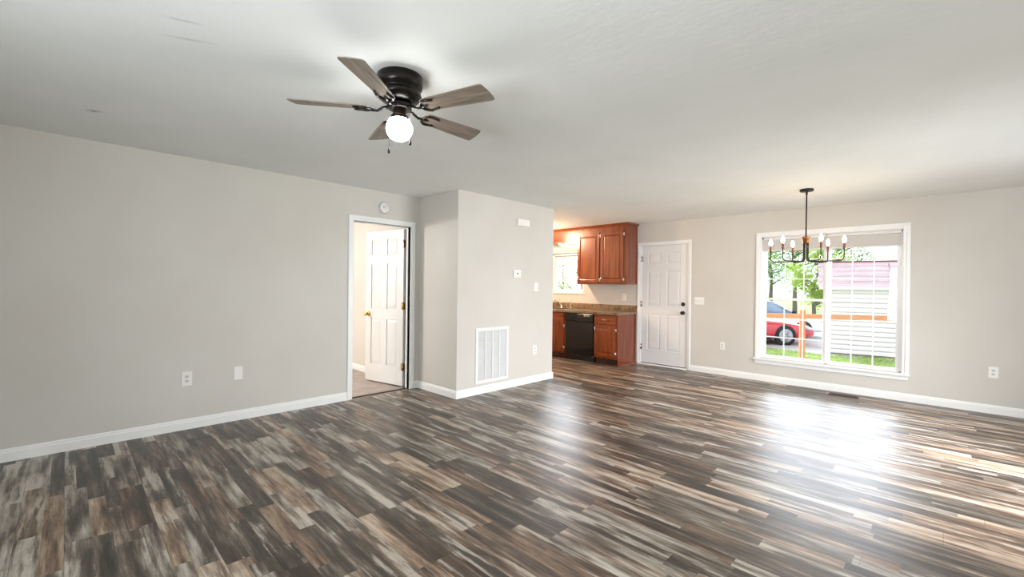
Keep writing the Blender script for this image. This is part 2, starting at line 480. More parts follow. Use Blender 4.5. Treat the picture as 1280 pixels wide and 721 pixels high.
class MB:
    def __init__(self):
        self.b = bmesh.new()

    def box(self, x0, x1, y0, y1, z0, z1, mi=0, bev=0.0, mat=None):
        vs = [self.b.verts.new((x, y, z)) for z in (z0, z1) for y in (y0, y1) for x in (x0, x1)]
        if mat is not None:
            for v in vs: v.co = mat @ v.co
        f = []
        for q in ((0, 2, 3, 1), (4, 5, 7, 6), (0, 1, 5, 4), (2, 6, 7, 3), (0, 4, 6, 2), (1, 3, 7, 5)):
            fc = self.b.faces.new([vs[i] for i in q]); fc.material_index = mi; f.append(fc)
        if bev > 0:
            es = list({e for fc in f for e in fc.edges})
            bmesh.ops.bevel(self.b, geom=es, offset=bev, segments=2, affect='EDGES', profile=0.5)
        return self

    def prism(self, pts, a, b, axis='y', mi=0, mat=None, smooth=False):
        """pts in the plane across AXIS, extruded from a to b"""
        def put(p, t):
            if axis == 'y': c = Vector((p[0], t, p[1]))
            elif axis == 'x': c = Vector((t, p[0], p[1]))
            else: c = Vector((p[0], p[1], t))
            return mat @ c if mat is not None else c
        A = [self.b.verts.new(put(p, a)) for p in pts]
        B = [self.b.verts.new(put(p, b)) for p in pts]
        n = len(pts)
        fs = [self.b.faces.new(A), self.b.faces.new(B[::-1])]
        for i in range(n):
            q = self.b.faces.new([A[(i + 1) % n], A[i], B[i], B[(i + 1) % n]])
            q.smooth = smooth; fs.append(q)
        for q in fs: q.material_index = mi
        bmesh.ops.recalc_face_normals(self.b, faces=fs)
        return self

    def lathe(self, prof, c=(0, 0, 0), seg=40, axis='z', mi=0, mat=None):
        rings = []
        for (r, h) in prof:
            ring = []
            for i in range(seg):
                t = 2 * PI * i / seg
                if axis == 'z': p = Vector((r * math.cos(t), r * math.sin(t), h))
                elif axis == 'y': p = Vector((r * math.cos(t), h, r * math.sin(t)))
                else: p = Vector((h, r * math.cos(t), r * math.sin(t)))
                p = p + Vector(c)
                if mat is not None: p = mat @ p
                ring.append(self.b.verts.new(p))
            rings.append(ring)
        fs = []
        for a, b2 in zip(rings[:-1], rings[1:]):
            for i in range(seg):
                q = self.b.faces.new([a[i], a[(i + 1) % seg], b2[(i + 1) % seg], b2[i]])
                q.smooth = True; fs.append(q)
        for rg in (rings[0], rings[-1]):
            fs.append(self.b.faces.new(rg))
        for q in fs: q.material_index = mi
        bmesh.ops.recalc_face_normals(self.b, faces=fs)
        return self

    def tube(self, pts, r, seg=10, mi=0, mat=None):
        pts = [Vector(p) for p in pts]
        if mat is not None: pts = [mat @ p for p in pts]
        n = len(pts)
        rr = r if isinstance(r, (list, tuple)) else [r] * n
        up = None; rings = []
        for i, p in enumerate(pts):
            t = (pts[min(i + 1, n - 1)] - pts[max(i - 1, 0)]).normalized()
            if up is None:
                up = t.orthogonal().normalized()
            up = (up - t * up.dot(t)).normalized()
            w = t.cross(up)
            rings.append([self.b.verts.new(p + (up * math.cos(2 * PI * k / seg) + w * math.sin(2 * PI * k / seg)) * rr[i]) for k in range(seg)])
        fs = []
        for a, b2 in zip(rings[:-1], rings[1:]):
            for k in range(seg):
                q = self.b.faces.new([a[k], a[(k + 1) % seg], b2[(k + 1) % seg], b2[k]]); q.smooth = True; fs.append(q)
        fs.append(self.b.faces.new(rings[0])); fs.append(self.b.faces.new(rings[-1]))
        for q in fs: q.material_index = mi
        bmesh.ops.recalc_face_normals(self.b, faces=fs)
        return self

    def sphere(self, c, r, mi=0, sc=(1, 1, 1), seg=28, mat=None):
        M = Matrix.Translation(c) @ Matrix.Diagonal((*[r * s for s in sc], 1))
        if mat is not None: M = mat @ M
        g = bmesh.ops.create_uvsphere(self.b, u_segments=seg, v_segments=seg // 2, radius=1, matrix=M)
        for v in g['verts']:
            for q in v.link_faces: q.smooth = True; q.material_index = mi
        return self

    def loft(self, secs, mi=0, cap=True, smooth=True):
        rings = [[self.b.verts.new(p) for p in s] for s in secs]
        fs = []; n = len(rings[0])
        for a, b2 in zip(rings[:-1], rings[1:]):
            for k in range(n):
                q = self.b.faces.new([a[k], a[(k + 1) % n], b2[(k + 1) % n], b2[k]]); q.smooth = smooth; fs.append(q)
        if cap:
            fs.append(self.b.faces.new(rings[0])); fs.append(self.b.faces.new(rings[-1]))
        for q in fs: q.material_index = mi
        bmesh.ops.recalc_face_normals(self.b, faces=fs)
        return self

    def build(self, name, mats, parent=None, local=False, bevel=0.0, seg=2):
        """local=False: the points are world points; they are moved into the parent's space (unrotated parents only)"""
        if parent is not None and not local:
            d = root_loc(parent)
            for v in self.b.verts: v.co -= d
        me = bpy.data.meshes.new(name)
        self.b.to_mesh(me); self.b.free()
        for m in (mats if isinstance(mats, (list, tuple)) else [mats]): me.materials.append(m)
        o = bpy.data.objects.new(name, me)
        COL.objects.link(o)
        if parent is not None: o.parent = parent
        if bevel > 0:
            md = o.modifiers.new('bevel', 'BEVEL'); md.width = bevel; md.segments = seg; md.limit_method = 'ANGLE'
            md.angle_limit = 0.7
        return o


def tag(o, label=None, cat=None, group=None, kind=None):
    if label: o['label'] = label
    if cat: o['category'] = cat
    if group: o['group'] = group
    if kind: o['kind'] = kind
    return o


def empty(name, loc, rz=0.0, label=None, cat=None, group=None, kind=None):
    o = bpy.data.objects.new(name, None)
    o.empty_display_size = 0.1
    COL.objects.link(o)
    o.location = loc
    o.rotation_euler = (0, 0, rz)
    return tag(o, label, cat, group, kind)


def struct(o, label=None, cat=None):
    return tag(o, label, cat, None, 'structure')


# ------------------------------------------------------------------ the room shell
A_, Y2, D = 0.795, 1.743, 3.881
H = 2.44
XR, YR = 6.6, -5.5
XK = -2.6
struct(MB().box(0, XR, YR, 0, -0.1, 0).box(A_ - 0.05, XR, 0, D, -0.1, 0).box(XK, A_ - 0.05, Y2 - 0.06, D, -0.1, 0).build('floor', MF), 'weathered grey and brown wood plank floor running through living room and kitchen', 'floor')
struct(MB().box(-4.0, 0, -4.2, -0.03, -0.1, -0.004).build('floor_carpet', M_CARPET), 'taupe carpet seen through the open bedroom doorway', 'carpet')
struct(MB().box(-4.1, XR + 0.12, YR - 0.12, D + 0.12, H, H + 0.1).build('ceiling', MC), 'white brush-textured ceiling over the whole room', 'ceiling')

DW0, DW1, DH = -0.885, -0.133, 2.055      # bedroom doorway in the left wall
wl = MB().box(-0.115, 0, YR, DW0, 0, H).box(-0.115, 0, DW1, 0.0, 0, H).box(-0.115, 0, DW0, DW1, DH, H)
struct(wl.build('wall_left', MW), 'long greige left wall with the bedroom doorway', 'wall')
struct(MB().box(-0.115, A_ - 0.115, 0, 0.115, 0, H).build('wall_alcove', MW), 'narrow greige wall beside the bedroom doorway', 'wall')
struct(MB().box(A_ - 0.115, A_, 0, Y2, 0, H).build('wall_return', MW), 'greige partition wall carrying the return air grille', 'wall')
struct(MB().box(XK, A_ - 0.115, Y2 - 0.115, Y2, 0, H).build('wall_kitchen', MW), 'kitchen side of the partition', 'wall')
struct(MB().box(XK - 0.12, XK, Y2 - 0.115, D + 0.12, 0, H).build('wall_kitchen_end', MW), 'kitchen end wall', 'wall')
struct(MB().box(-4.0, -0.115, -0.03, 0.09, 0, H).build('wall_bedroom', MW), 'pale bedroom wall seen through the open doorway', 'wall')
struct(MB().box(-4.12, -4.0, -4.3, 0.09, 0, H).build('wall_bedroom_end', MW), 'bedroom end wall', 'wall')
struct(MB().box(-4.12, -0.115, -4.32, -4.2, 0, H).build('wall_bedroom_side', MW), 'bedroom side wall', 'wall')

WX0, WX1, WZ0, WZ1 = 2.925, 4.468, 0.335, 2.075      # main window opening
EX0, EX1, EZ = 1.020, 1.858, 2.060                   # entry door opening
KX0, KX1, KZ0, KZ1 = -0.955, -0.190, 1.215, 1.985    # kitchen window opening
wb = MB()
xs = [XK - 0.12, KX0, KX1, EX0, EX1, WX0, WX1, XR + 0.12]
for i in range(7):
    x0, x1 = xs[i], xs[i + 1]
    if i == 1: wb.box(x0, x1, D, D + 0.12, 0, KZ0).box(x0, x1, D, D + 0.12, KZ1, H)
    elif i == 3: wb.box(x0, x1, D, D + 0.12, EZ, H)
    elif i == 5: wb.box(x0, x1, D, D + 0.12, 0, WZ0).box(x0, x1, D, D + 0.12, WZ1, H)
    else: wb.box(x0, x1, D, D + 0.12, 0, H)
struct(wb.build('wall_back', MW), 'greige far wall with the entry door and the double window', 'wall')
wr = MB().box(XR, XR + 0.12, YR, 0.65, 0, H).box(XR, XR + 0.12, 2.55, D, 0, H).box(XR, XR + 0.12, 0.65, 2.55, 0, 0.25).box(XR, XR + 0.12, 0.65, 2.55, 2.15, H)
struct(wr.build('wall_right', MW), 'right-hand wall', 'wall')
wq = MB()
for x0, x1, hole in ((-0.115, 3.65, 0), (3.65, 5.35, 1), (5.35, XR + 0.12, 0)):
    if hole: wq.box(x0, x1, YR - 0.12, YR, 0, 0.4).box(x0, x1, YR - 0.12, YR, 2.1, H)
    else: wq.box(x0, x1, YR - 0.12, YR, 0, H)
struct(wq.build('wall_rear', MW), 'wall behind the viewer', 'wall')


def baseboard(name, p0, p1, nrm, label, h=0.094, t=0.014):
    """a board of moulded profile from p0 to p1 along the wall; nrm points into the room"""
    p0 = Vector((*p0, 0)); p1 = Vector((*p1, 0)); nv = Vector((*nrm, 0))
    prof = [(0, 0), (t, 0), (t, h * 0.70), (t * 0.72, h * 0.78), (t * 0.66, h * 0.9), (t * 0.3, h), (0, h)]
    m = MB()
    A = [m.b.verts.new(p0 + nv * a + Vector((0, 0, z))) for a, z in prof]
    B = [m.b.verts.new(p1 + nv * a + Vector((0, 0, z))) for a, z in prof]
    n = len(prof)
    fs = [m.b.faces.new(A), m.b.faces.new(B[::-1])] + [m.b.faces.new([A[(i + 1) % n], A[i], B[i], B[(i + 1) % n]]) for i in range(n)]
    bmesh.ops.recalc_face_normals(m.b, faces=fs)
    return struct(m.build(name, M_TRIM), label, 'baseboard')


baseboard('baseboard_left', (0, YR), (0, -0.951), (1, 0), 'white baseboard along the long left wall')
baseboard('baseboard_corner', (0, -0.066), (0, 0.0), (1, 0), 'short white baseboard between the bedroom doorway and the corner')
baseboard('baseboard_alcove', (0.0, 0), (A_ + 0.014, 0), (0, -1), 'white baseboard on the narrow wall beside the bedroom doorway')
baseboard('baseboard_return', (A_, 0), (A_, Y2 + 0.014), (1, 0), 'white baseboard below the return air grille')
baseboard('baseboard_back', (1.912, D), (XR, D), (0, -1), 'white baseboard under the double window')
baseboard('baseboard_bedroom', (-4.0, -0.03), (-0.115, -0.03), (0, -1), 'white baseboard inside the bedroom')


def casing(name, axis, plane, sgn, a0, a1, z0, z1, w, t, label, bottom=False):
    """door / window casing around the opening a0..a1, z0..z1 on the wall plane"""
    m = MB()
    def bx(p, q, r, s, t0, t1):
        u0, u1 = sorted((plane + sgn * t0, plane + sgn * t1))
        if axis == 'x': m.box(u0, u1, p, q, r, s)
        else: m.box(p, q, u0, u1, r, s)
    for (t0, t1, k0, k1) in ((0, t * 0.6, 0.0, 1.0), (t * 0.6, t, 0.45, 0.95)):
        i, o = w * k0, w * k1
        bx(a0 - o, a0 - i, z0, z1 + o, t0, t1); bx(a1 + i, a1 + o, z0, z1 + o, t0, t1)
        bx(a0 - i, a1 + i, z1 + i, z1 + o, t0, t1)
    return struct(m.build(name, M_TRIM, bevel=0.003), label, 'trim')


casing('trim_1', 'x', 0.0, 1, DW0 - 0.006, DW1 + 0.006, 0, DH + 0.004, 0.060, 0.017, 'white casing around the bedroom doorway')
casing('trim_2', 'y', D, -1, EX0 - 0.004, EX1 + 0.004, 0, EZ, 0.050, 0.016, 'white casing around the entry door')
casing('trim_3', 'y', D, -1, WX0, WX1, WZ0 - 0.005, WZ1, 0.066, 0.018, 'white casing around the double window')
# stool and apron under the double window
st = MB().box(2.842, 4.545, D - 0.045, D + 0.06, 0.304, 0.331, bev=0.004).box(2.862, 4.525, D - 0.016, D, 0.252, 0.304)
struct(st.build('trim_4', M_TRIM), 'white sill board and apron under the double window', 'trim')
# bedroom door jamb with stop
jb = MB().box(-0.118, 0.003, DW0 - 0.02, DW0, 0, DH).box(-0.118, 0.003, DW1, DW1 + 0.02, 0, DH).box(-0.118, 0.003, DW0 - 0.02, DW1 + 0.02, DH, DH + 0.018)
jb.box(-0.080, -0.045, DW0, DW0 + 0.011, 0, DH).box(-0.080, -0.045, DW1 - 0.011, DW1, 0, DH).box(-0.080, -0.045, DW0, DW1, DH - 0.011, DH)
struct(jb.build('trim_5', M_TRIM, bevel=0.0015), 'white jamb of the bedroom doorway', 'trim')
struct(MB().prism([(-0.085, 0.0), (-0.035, 0.0), (-0.045, 0.007), (-0.075, 0.007)], DW0, DW1, 'y').build('trim_6', M_REG), 'brown carpet strip across the bedroom doorway', 'trim')


# ------------------------------------------------------------------ six panel doors
def six_panel(w, h, t, stile=0.112):
    """leaf in its own space: x 0..w, z 0..h, visible face at y=0, back at y=t"""
    m = MB()
    rails = [(0.0, 0.235), (0.845, 0.985), (1.585, 1.70), (h - 0.115, h)]
    mid = (w / 2 - 0.055, w / 2 + 0.055)
    m.box(0, stile, 0, t, 0, h).box(w - stile, w, 0, t, 0, h)
    for z0, z1 in rails: m.box(stile, w - stile, 0, t, z0, z1)
    cells = []
    for (r0, r1) in zip(rails[:-1], rails[1:]):
        m.box(mid[0], mid[1], 0, t, r0[1], r1[0])
        cells += [(stile, mid[0], r0[1], r1[0]), (mid[1], w - stile, r0[1], r1[0])]
    for (x0, x1, z0, z1) in cells:
        m.box(x0, x1, 0.011, t - 0.011, z0, z1)
        for face, inn in ((0.011, 0.003), (t - 0.011, t - 0.003)):
            # sloped ogee frame and raised field
            a = 0.004; b_ = 0.040
            o4 = [(x0 + a, z0 + a), (x1 - a, z0 + a), (x1 - a, z1 - a), (x0 + a, z1 - a)]
            i4 = [(x0 + b_, z0 + b_), (x1 - b_, z0 + b_), (x1 - b_, z1 - b_), (x0 + b_, z1 - b_)]
            O = [m.b.verts.new((x, face, z)) for x, z in o4]
            I = [m.b.verts.new((x, inn, z)) for x, z in i4]
            fs = [m.b.faces.new(I)] + [m.b.faces.new([O[k], O[(k + 1) % 4], I[(k + 1) % 4], I[k]]) for k in range(4)]
            for f in fs:
                f.normal_update()
            if (fs[0].normal.y > 0) == (face < t / 2):
                bmesh.ops.reverse_faces(m.b, faces=fs)
    return m


# the bedroom door stands open, hung on the far jamb
bd = empty('door_1', (-0.128, -0.152, 0.018), math.atan2(-0.141, -0.715), 'white six panel door standing open into the bedroom', 'door', None, 'structure')
# in the door's own space x runs from the hinge to the free edge; the face towards the room is +y, so the leaf lies at y -t..0
lm = six_panel(0.738, 2.020, 0.035)
for v in lm.b.verts: v.co.y = -v.co.y
bmesh.ops.reverse_faces(lm.b, faces=lm.b.faces[:])
lm.build('leaf', M_DOOR, bd, local=True, bevel=0.0015)


def door_knob(parent, x, z, y, sgn, mat, name='knob'):
    k = MB().lathe([(0.0, 0), (0.031, 0), (0.031, 0.004), (0.026, 0.009), (0.012, 0.012), (0.011, 0.030), (0.020, 0.036), (0.027, 0.046), (0.028, 0.056), (0.022, 0.064), (0.0, 0.067)], axis='y', seg=28)
    for v in k.b.verts: v.co = Vector((v.co.x + x, y + sgn * v.co.y, v.co.z + z))
    if sgn < 0: bmesh.ops.reverse_faces(k.b, faces=k.b.faces[:])
    return tag(k.build(name, mat, parent, local=True))


door_knob(bd, 0.738 - 0.066, 0.905, 0.0, 1, M_BRASS)
door_knob(bd, 0.738 - 0.066, 0.905, -0.035, -1, M_BRASS)
for z in (0.20, 0.985, 1.785):
    hg = MB().tube([(-0.006, 0.006, z), (-0.006, 0.006, z + 0.095)], 0.0075, 12)
    hg.tube([(-0.006, 0.006, z - 0.006), (-0.006, 0.006, z + 0.101)], 0.004, 8)
    hg.box(-0.004, 0.0, -0.030, 0.004, z + 0.003, z + 0.092)
    hg.box(-0.0008, 0.030, -0.0012, 0.0016, z + 0.003, z + 0.092)
    h_ = hg.build('hinge', M_BRASS, bd, local=True)
# latch plate on the jamb side is part of the trim

# entry door, shut
ed = empty('door_2', (1.034, D + 0.012, 0.030), 0, 'white six panel entry door with black knob and deadbolt', 'door', None, 'structure')
six_panel(0.812, 2.018, 0.044, 0.118).build('leaf', M_DOOR, ed, local=True, bevel=0.0015)
kx = 0.812 - 0.066
tag(door_knob(ed, kx, 0.890, 0.0, -1, M_BLACK), 'black door knob')
db = MB().lathe([(0, 0), (0.032, 0), (0.032, 0.010), (0.026, 0.018), (0.0, 0.019)], axis='y', seg=28)
for v in db.b.verts: v.co = Vector((v.co.x + kx, -v.co.y, v.co.z + 1.032))
bmesh.ops.reverse_faces(db.b, faces=db.b.faces[:])
db.box(kx - 0.006, kx + 0.006, -0.034, -0.018, 1.014, 1.050, bev=0.002)
tag(db.build('deadbolt', M_BLACK, ed, local=True), 'black deadbolt turn')
for z in (0.22, 0.965, 1.745):
    hg = MB().tube([(-0.008, -0.008, z), (-0.008, -0.008, z + 0.10)], 0.0075, 12)
    hg.box(-0.010, 0.022, -0.003, 0.0015, z + 0.003, z + 0.097)
    tag(hg.build('hinge', M_CHROME, ed, local=True), 'grey steel hinge')
jm = MB().box(EX0 - 0.0, EX0 + 0.012, D - 0.001, D + 0.12, 0, EZ).box(EX1 - 0.011, EX1, D - 0.001, D + 0.12, 0, EZ).box(EX0, EX1, D - 0.001, D + 0.12, EZ - 0.010, EZ)
jm.box(EX0, EX1, D + 0.058, D + 0.12, 0.02, EZ)
struct(jm.build('trim_7', M_TRIM), 'white jamb of the entry door', 'trim')
th = MB().prism([(D - 0.03, 0.0), (D + 0.12, 0.0), (D + 0.12, 0.020), (D, 0.018), (D - 0.02, 0.008)], EX0, EX1, 'x')
struct(th.build('trim_8', M_TRIM), 'pale threshold under the entry door', 'trim')
struct(MB().box(EX0 + 0.012, EX1 - 0.011, D + 0.016, D + 0.05, 0.018, 0.030).build('trim_9', M_SLOT), 'black sweep under the entry door', 'trim')


# ------------------------------------------------------------------ windows
def sash(parent, x0, x1, z0, z1, y, cols, rows, st=0.032, rail_b=0.034, rail_t=0.030, d=0.028):
    f = MB().box(x0, x0 + st, y, y + d, z0, z1).box(x1 - st, x1, y, y + d, z0, z1).box(x0 + st, x1 - st, y, y + d, z0, z0 + rail_b).box(x0 + st, x1 - st, y, y + d, z1 - rail_t, z1)
    s = f.build('sash', M_VINYL, parent, bevel=0.002)
    gx0, gx1, gz0, gz1 = x0 + st, x1 - st, z0 + rail_b, z1 - rail_t
    g = MB()
    for i in range(1, cols):
        xx = gx0 + (gx1 - gx0) * i / cols
        g.box(xx - 0.0075, xx + 0.0075, y + 0.009, y + 0.019, gz0, gz1)
    for j in range(1, rows):
        zz = gz0 + (gz1 - gz0) * j / rows
        g.box(gx0, gx1, y + 0.0095, y + 0.0185, zz - 0.0075, zz + 0.0075)
    g.build('muntin_grid', M_VINYL, s)
    MB().box(gx0 - 0.004, gx1 + 0.004, y + 0.012, y + 0.016, gz0 - 0.004, gz1 + 0.004).build('pane', M_GLASS, s)
    return s


w1 = empty('window_1', (3.70, D + 0.06, WZ0), 0, 'large white double window of two sash units looking onto the driveway', 'window', None, 'structure')
fr = MB()
y0, y1 = D + 0.002, D + 0.118
fr.box(WX0, WX0 + 0.030, y0 + 0.03, y1, WZ0, WZ1).box(WX1 - 0.028, WX1, y0 + 0.03, y1, WZ0, WZ1).box(WX0, WX1, y0 + 0.03, y1, WZ1 - 0.03, WZ1).box(WX0, WX1, y0 + 0.03, y1, WZ0, WZ0 + 0.012)
fr.box(WX0, WX0 + 0.008, y0, y1, WZ0, WZ1).box(WX1 - 0.008, WX1, y0, y1, WZ0, WZ1).box(WX0, WX1, y0, y1, WZ1 - 0.008, WZ1)
fr.box(3.692, 3.720, y0 + 0.03, y1, WZ0, WZ1)
fr.build('window_frame', M_VINYL, w1, bevel=0.002)
ZM = 1.182
for (x0, x1) in ((2.955, 3.692), (3.720, 4.440)):
    sash(w1, x0, x1, ZM - 0.016, WZ1 - 0.03, D + 0.076, 3, 3)
    lo = sash(w1, x0, x1, WZ0 + 0.008, ZM + 0.017, D + 0.044, 3, 3)
    for q in (0.27, 0.73):
        xx = x0 + (x1 - x0) * q
        MB().box(xx - 0.022, xx + 0.022, D + 0.048, D + 0.070, ZM + 0.017, ZM + 0.027, bev=0.003).build('sash_lock', M_VINYL, lo)

w2 = empty('window_2', (-0.57, D + 0.06, KZ0), 0, 'small white sash window over the kitchen sink', 'window', None, 'structure')
fr = MB()
fr.box(KX0, KX0 + 0.030, y0 + 0.0, y1, KZ0, KZ1).box(KX1 - 0.030, KX1, y0 + 0.0, y1, KZ0, KZ1).box(KX0, KX1, y0, y1, KZ1 - 0.030, KZ1).box(KX0, KX1, y0, y1, KZ0, KZ0 + 0.028)
fr.build('window_frame', M_VINYL, w2, bevel=0.002)
sash(w2, KX0 + 0.03, KX1 - 0.03, 1.628, KZ1 - 0.03, D + 0.07, 3, 2, st=0.022)
sash(w2, KX0 + 0.03, KX1 - 0.03, KZ0 + 0.028, 1.66, D + 0.04, 3, 2, st=0.022)
struct(MB().box(KX0 - 0.03, KX1 + 0.03, D - 0.018, D, KZ0 - 0.028, KZ0).build('trim_10', M_TRIM, bevel=0.003), 'white sill of the kitchen window', 'trim')


# raised blinds
def blind(x0, x1, z_top, z_bot, y, label, group=None, n=22, brackets=True):
    e = empty('window_blind', ((x0 + x1) / 2, y, z_bot), 0, label, 'blind', group)
    MB().box(x0, x1, y - 0.018, y + 0.022, z_top - 0.034, z_top, bev=0.003).build('headrail', M_BLIND, e)
    sl = MB()
    hh = (z_top - 0.040 - z_bot - 0.022) / n
    for i in range(n):
        z = z_bot + 0.022 + i * hh
        jit = random.uniform(-0.003, 0.003)
        sl.box(x0 + 0.006, x1 - 0.006, y - 0.024 + jit, y + 0.024 + jit, z, z + hh * 0.72)
    sl.build('slats', M_BLIND, e)
    MB().box(x0 + 0.006, x1 - 0.006, y - 0.025, y + 0.025, z_bot, z_bot + 0.018, bev=0.003).build('bottom_rail', M_BLIND, e)
    return e


bl = blind(2.946, 3.694, 2.058, 1.868, D + 0.028, 'white blind drawn up at the top left of the double window')
br_ = blind(3.704, 4.452, 2.058, 1.868, D + 0.028, 'white blind drawn up at the top right of the double window')
for e, x in ((bl, 2.937), (br_, 4.455)):
    MB().box(x - 0.004, x + 0.012 if e is bl else x + 0.004, D + 0.006, D + 0.030, 2.045, 2.062).build('bracket', M_SLOT, e)
blind(KX0 - 0.02, KX1 + 0.03, 2.105, 2.0, D - 0.032, 'white blind drawn up above the kitchen window', n=8)

# curtain-wand / cord of the right blind
MB().tube([(4.445, D - 0.004, 2.03), (4.447, D - 0.006, 1.62)], 0.0035, 8).build('wand', M_VINYL, br_)


# ------------------------------------------------------------------ wall fittings
def on_wall(side, u, z):
    """frame on a wall: local x along the wall, y out of the wall, z up -> world matrix"""
    if side == 'left': return Matrix(((0, 1, 0, 0.0), (-1, 0, 0, u), (0, 0, 1, z), (0, 0, 0, 1)))
    if side == 'return': return Matrix(((0, 1, 0, A_), (-1, 0, 0, u), (0, 0, 1, z), (0, 0, 0, 1)))
    return Matrix(((-1, 0, 0, u), (0, -1, 0, D), (0, 0, 1, z), (0, 0, 0, 1)))


def fitting(name, side, u, z, label, cat, group=None):
    m = on_wall(side, u, z)
    e = bpy.data.objects.new(name, None)
    COL.objects.link(e); e.matrix_world = m; e.empty_display_size = 0.05
    e.rotation_mode = 'XYZ'
    return tag(e, label, cat, group)


def plate(e, w, h, t=0.006):
    return MB().box(-w / 2, w / 2, 0, t, -h / 2, h / 2, bev=0.0022).build('cover_plate', M_PLATE, e, local=True)


def outlet(side, u, z, label, w=0.075, h=0.122):
    e = fitting('wall_outlet', side, u, z, label, 'outlet', 'wall outlets')
    plate(e, w, h)
    for s in (-1, 1):
        r = MB()
        pts = [(0.017 * math.cos(t), 0.0145 * math.sin(t) if abs(math.sin(t)) < 0.85 else 0.0125 * math.copysign(1, math.sin(t))) for t in [2 * PI * k / 24 for k in range(24)]]
        r.prism([(a, b + s * 0.0205) for a, b in pts], 0.005, 0.009, 'y')
        rc = r.build('receptacle', M_PLATE_D, e, local=True)
        sl = MB().box(-0.0085, -0.0055, 0.0088, 0.0096, s * 0.0205 - 0.002, s * 0.0205 + 0.007).box(0.0055, 0.0085, 0.0088, 0.0096, s * 0.0205 - 0.002, s * 0.0205 + 0.006)
        sl.tube([(0, 0.0088, s * 0.0205 - 0.007), (0, 0.0096, s * 0.0205 - 0.007)], 0.0024, 10)
        sl.build('slots', M_SLOT, rc, local=True)
    MB().tube([(0, 0.005, 0), (0, 0.0078, 0)], 0.0032, 12).build('screw', M_PLATE_D, e, local=True)
    return e


outlet('left', -2.436, 0.4535, 'white outlet low on the long left wall', 0.080, 0.130)
outlet('return', 1.362, 0.445, 'white outlet on the partition wall right of the air grille')
outlet('back', 2.403, 0.444, 'white outlet on the far wall between entry door and double window')
outlet('back', 5.215, 0.449, 'white outlet on the far wall right of the double window')
outlet('back', 0.70, 1.155, 'white outlet above the kitchen backsplash')

e = fitting('blank_wall_plate', 'left', -2.031, 0.453, 'blank white plate on the left wall nearer the bedroom doorway', 'wall plate')
plate(e, 0.074, 0.124)
for s in (-1, 1): MB().tube([(0, 0.005, s * 0.042), (0, 0.0072, s * 0.042)], 0.003, 12).build('screw', M_PLATE_D, e, local=True)


def light_switch(side, u, z, n, label):
    e = fitting('light_switch', side, u, z, label, 'light switch', 'light switches')
    w = 0.072 + 0.040 * (n - 1)
    plate(e, w, 0.116)
    for i in range(n):
        cx = (i - (n - 1) / 2) * 0.046
        MB().box(cx - 0.0055, cx + 0.0055, 0.004, 0.0075, -0.013, 0.013).build('toggle_slot', M_PLATE_D, e, local=True)
        MB().prism([(-0.005, 0.005), (0.005, 0.006), (0.009, 0.017), (0.004, 0.018)], cx - 0.0035, cx + 0.0035, 'x', mat=Matrix(((1, 0, 0, 0), (0, 0, 1, 0), (0, 1, 0, 0), (0, 0, 0, 1)))).build('toggle', M_PLATE, e, local=True)
    return e


light_switch('back', 2.045, 1.126, 3, 'wide white switch plate on the far wall right of the entry door')
light_switch('return', 1.378, 1.318, 1, 'single white switch on the partition wall below and right of the thermostat')

# thermostat
e = fitting('thermostat', 'return', 0.982, 1.485, 'small white thermostat at mid height on the partition wall', 'thermostat')
MB().box(-0.066, 0.066, 0, 0.026, -0.052, 0.052, bev=0.006).build('body', M_PLATE, e, local=True)
MB().box(-0.016, 0.016, 0.0255, 0.0275, -0.008, 0.016).build('display', simple('grey_thermostat_display', (150, 156, 150), 0.2), e, local=True)
for k in (-1, 0, 1): MB().box(k * 0.03 - 0.008, k * 0.03 + 0.008, 0.025, 0.029, -0.038, -0.030, bev=0.001).build('button', M_PLATE_D, e, local=True)

# door chime
e = fitting('door_chime', 'return', 1.070, 2.166, 'white door chime box high on the partition wall', 'door chime')
MB().box(-0.112, 0.112, 0.0, 0.052, -0.045, 0.045, bev=0.007).build('housing', M_PLATE, e, local=True)
MB().box(-0.116, 0.116, 0.0, 0.006, -0.049, 0.049, bev=0.002).build('back_plate', M_PLATE, e, local=True)
for s in (-1, 1):
    g = MB()
    for k in range(7): g.box(s * 0.112 - 0.001, s * 0.112 + 0.001, 0.012, 0.040, -0.030 + k * 0.009, -0.026 + k * 0.009)
    g.build('sound_grille', M_PLATE_D, e, local=True)

# smoke detector
e = fitting('smoke_detector', 'left', -0.512, 2.245, 'round white smoke detector above the bedroom doorway', 'smoke detector')
MB().lathe([(0, 0), (0.072, 0), (0.072, 0.010), (0.066, 0.016), (0.064, 0.030), (0.056, 0.038), (0.0, 0.041)], axis='y', seg=40).build('housing', M_PLATE, e, local=True)
MB().lathe([(0, 0.036), (0.013, 0.036), (0.013, 0.044), (0.0, 0.045)], c=(0.018, 0, 0.004), axis='y', seg=20).build('test_button', M_PLATE_D, e, local=True)
g = MB()
for k in range(16):
    t = 2 * PI * k / 16
    g.box(-0.007, 0.007, 0.017, 0.029, 0.0635, 0.0662, mat=Matrix.Rotation(t, 4, 'Y'))
g.build('vent_slots', M_SLOT, e, local=True)

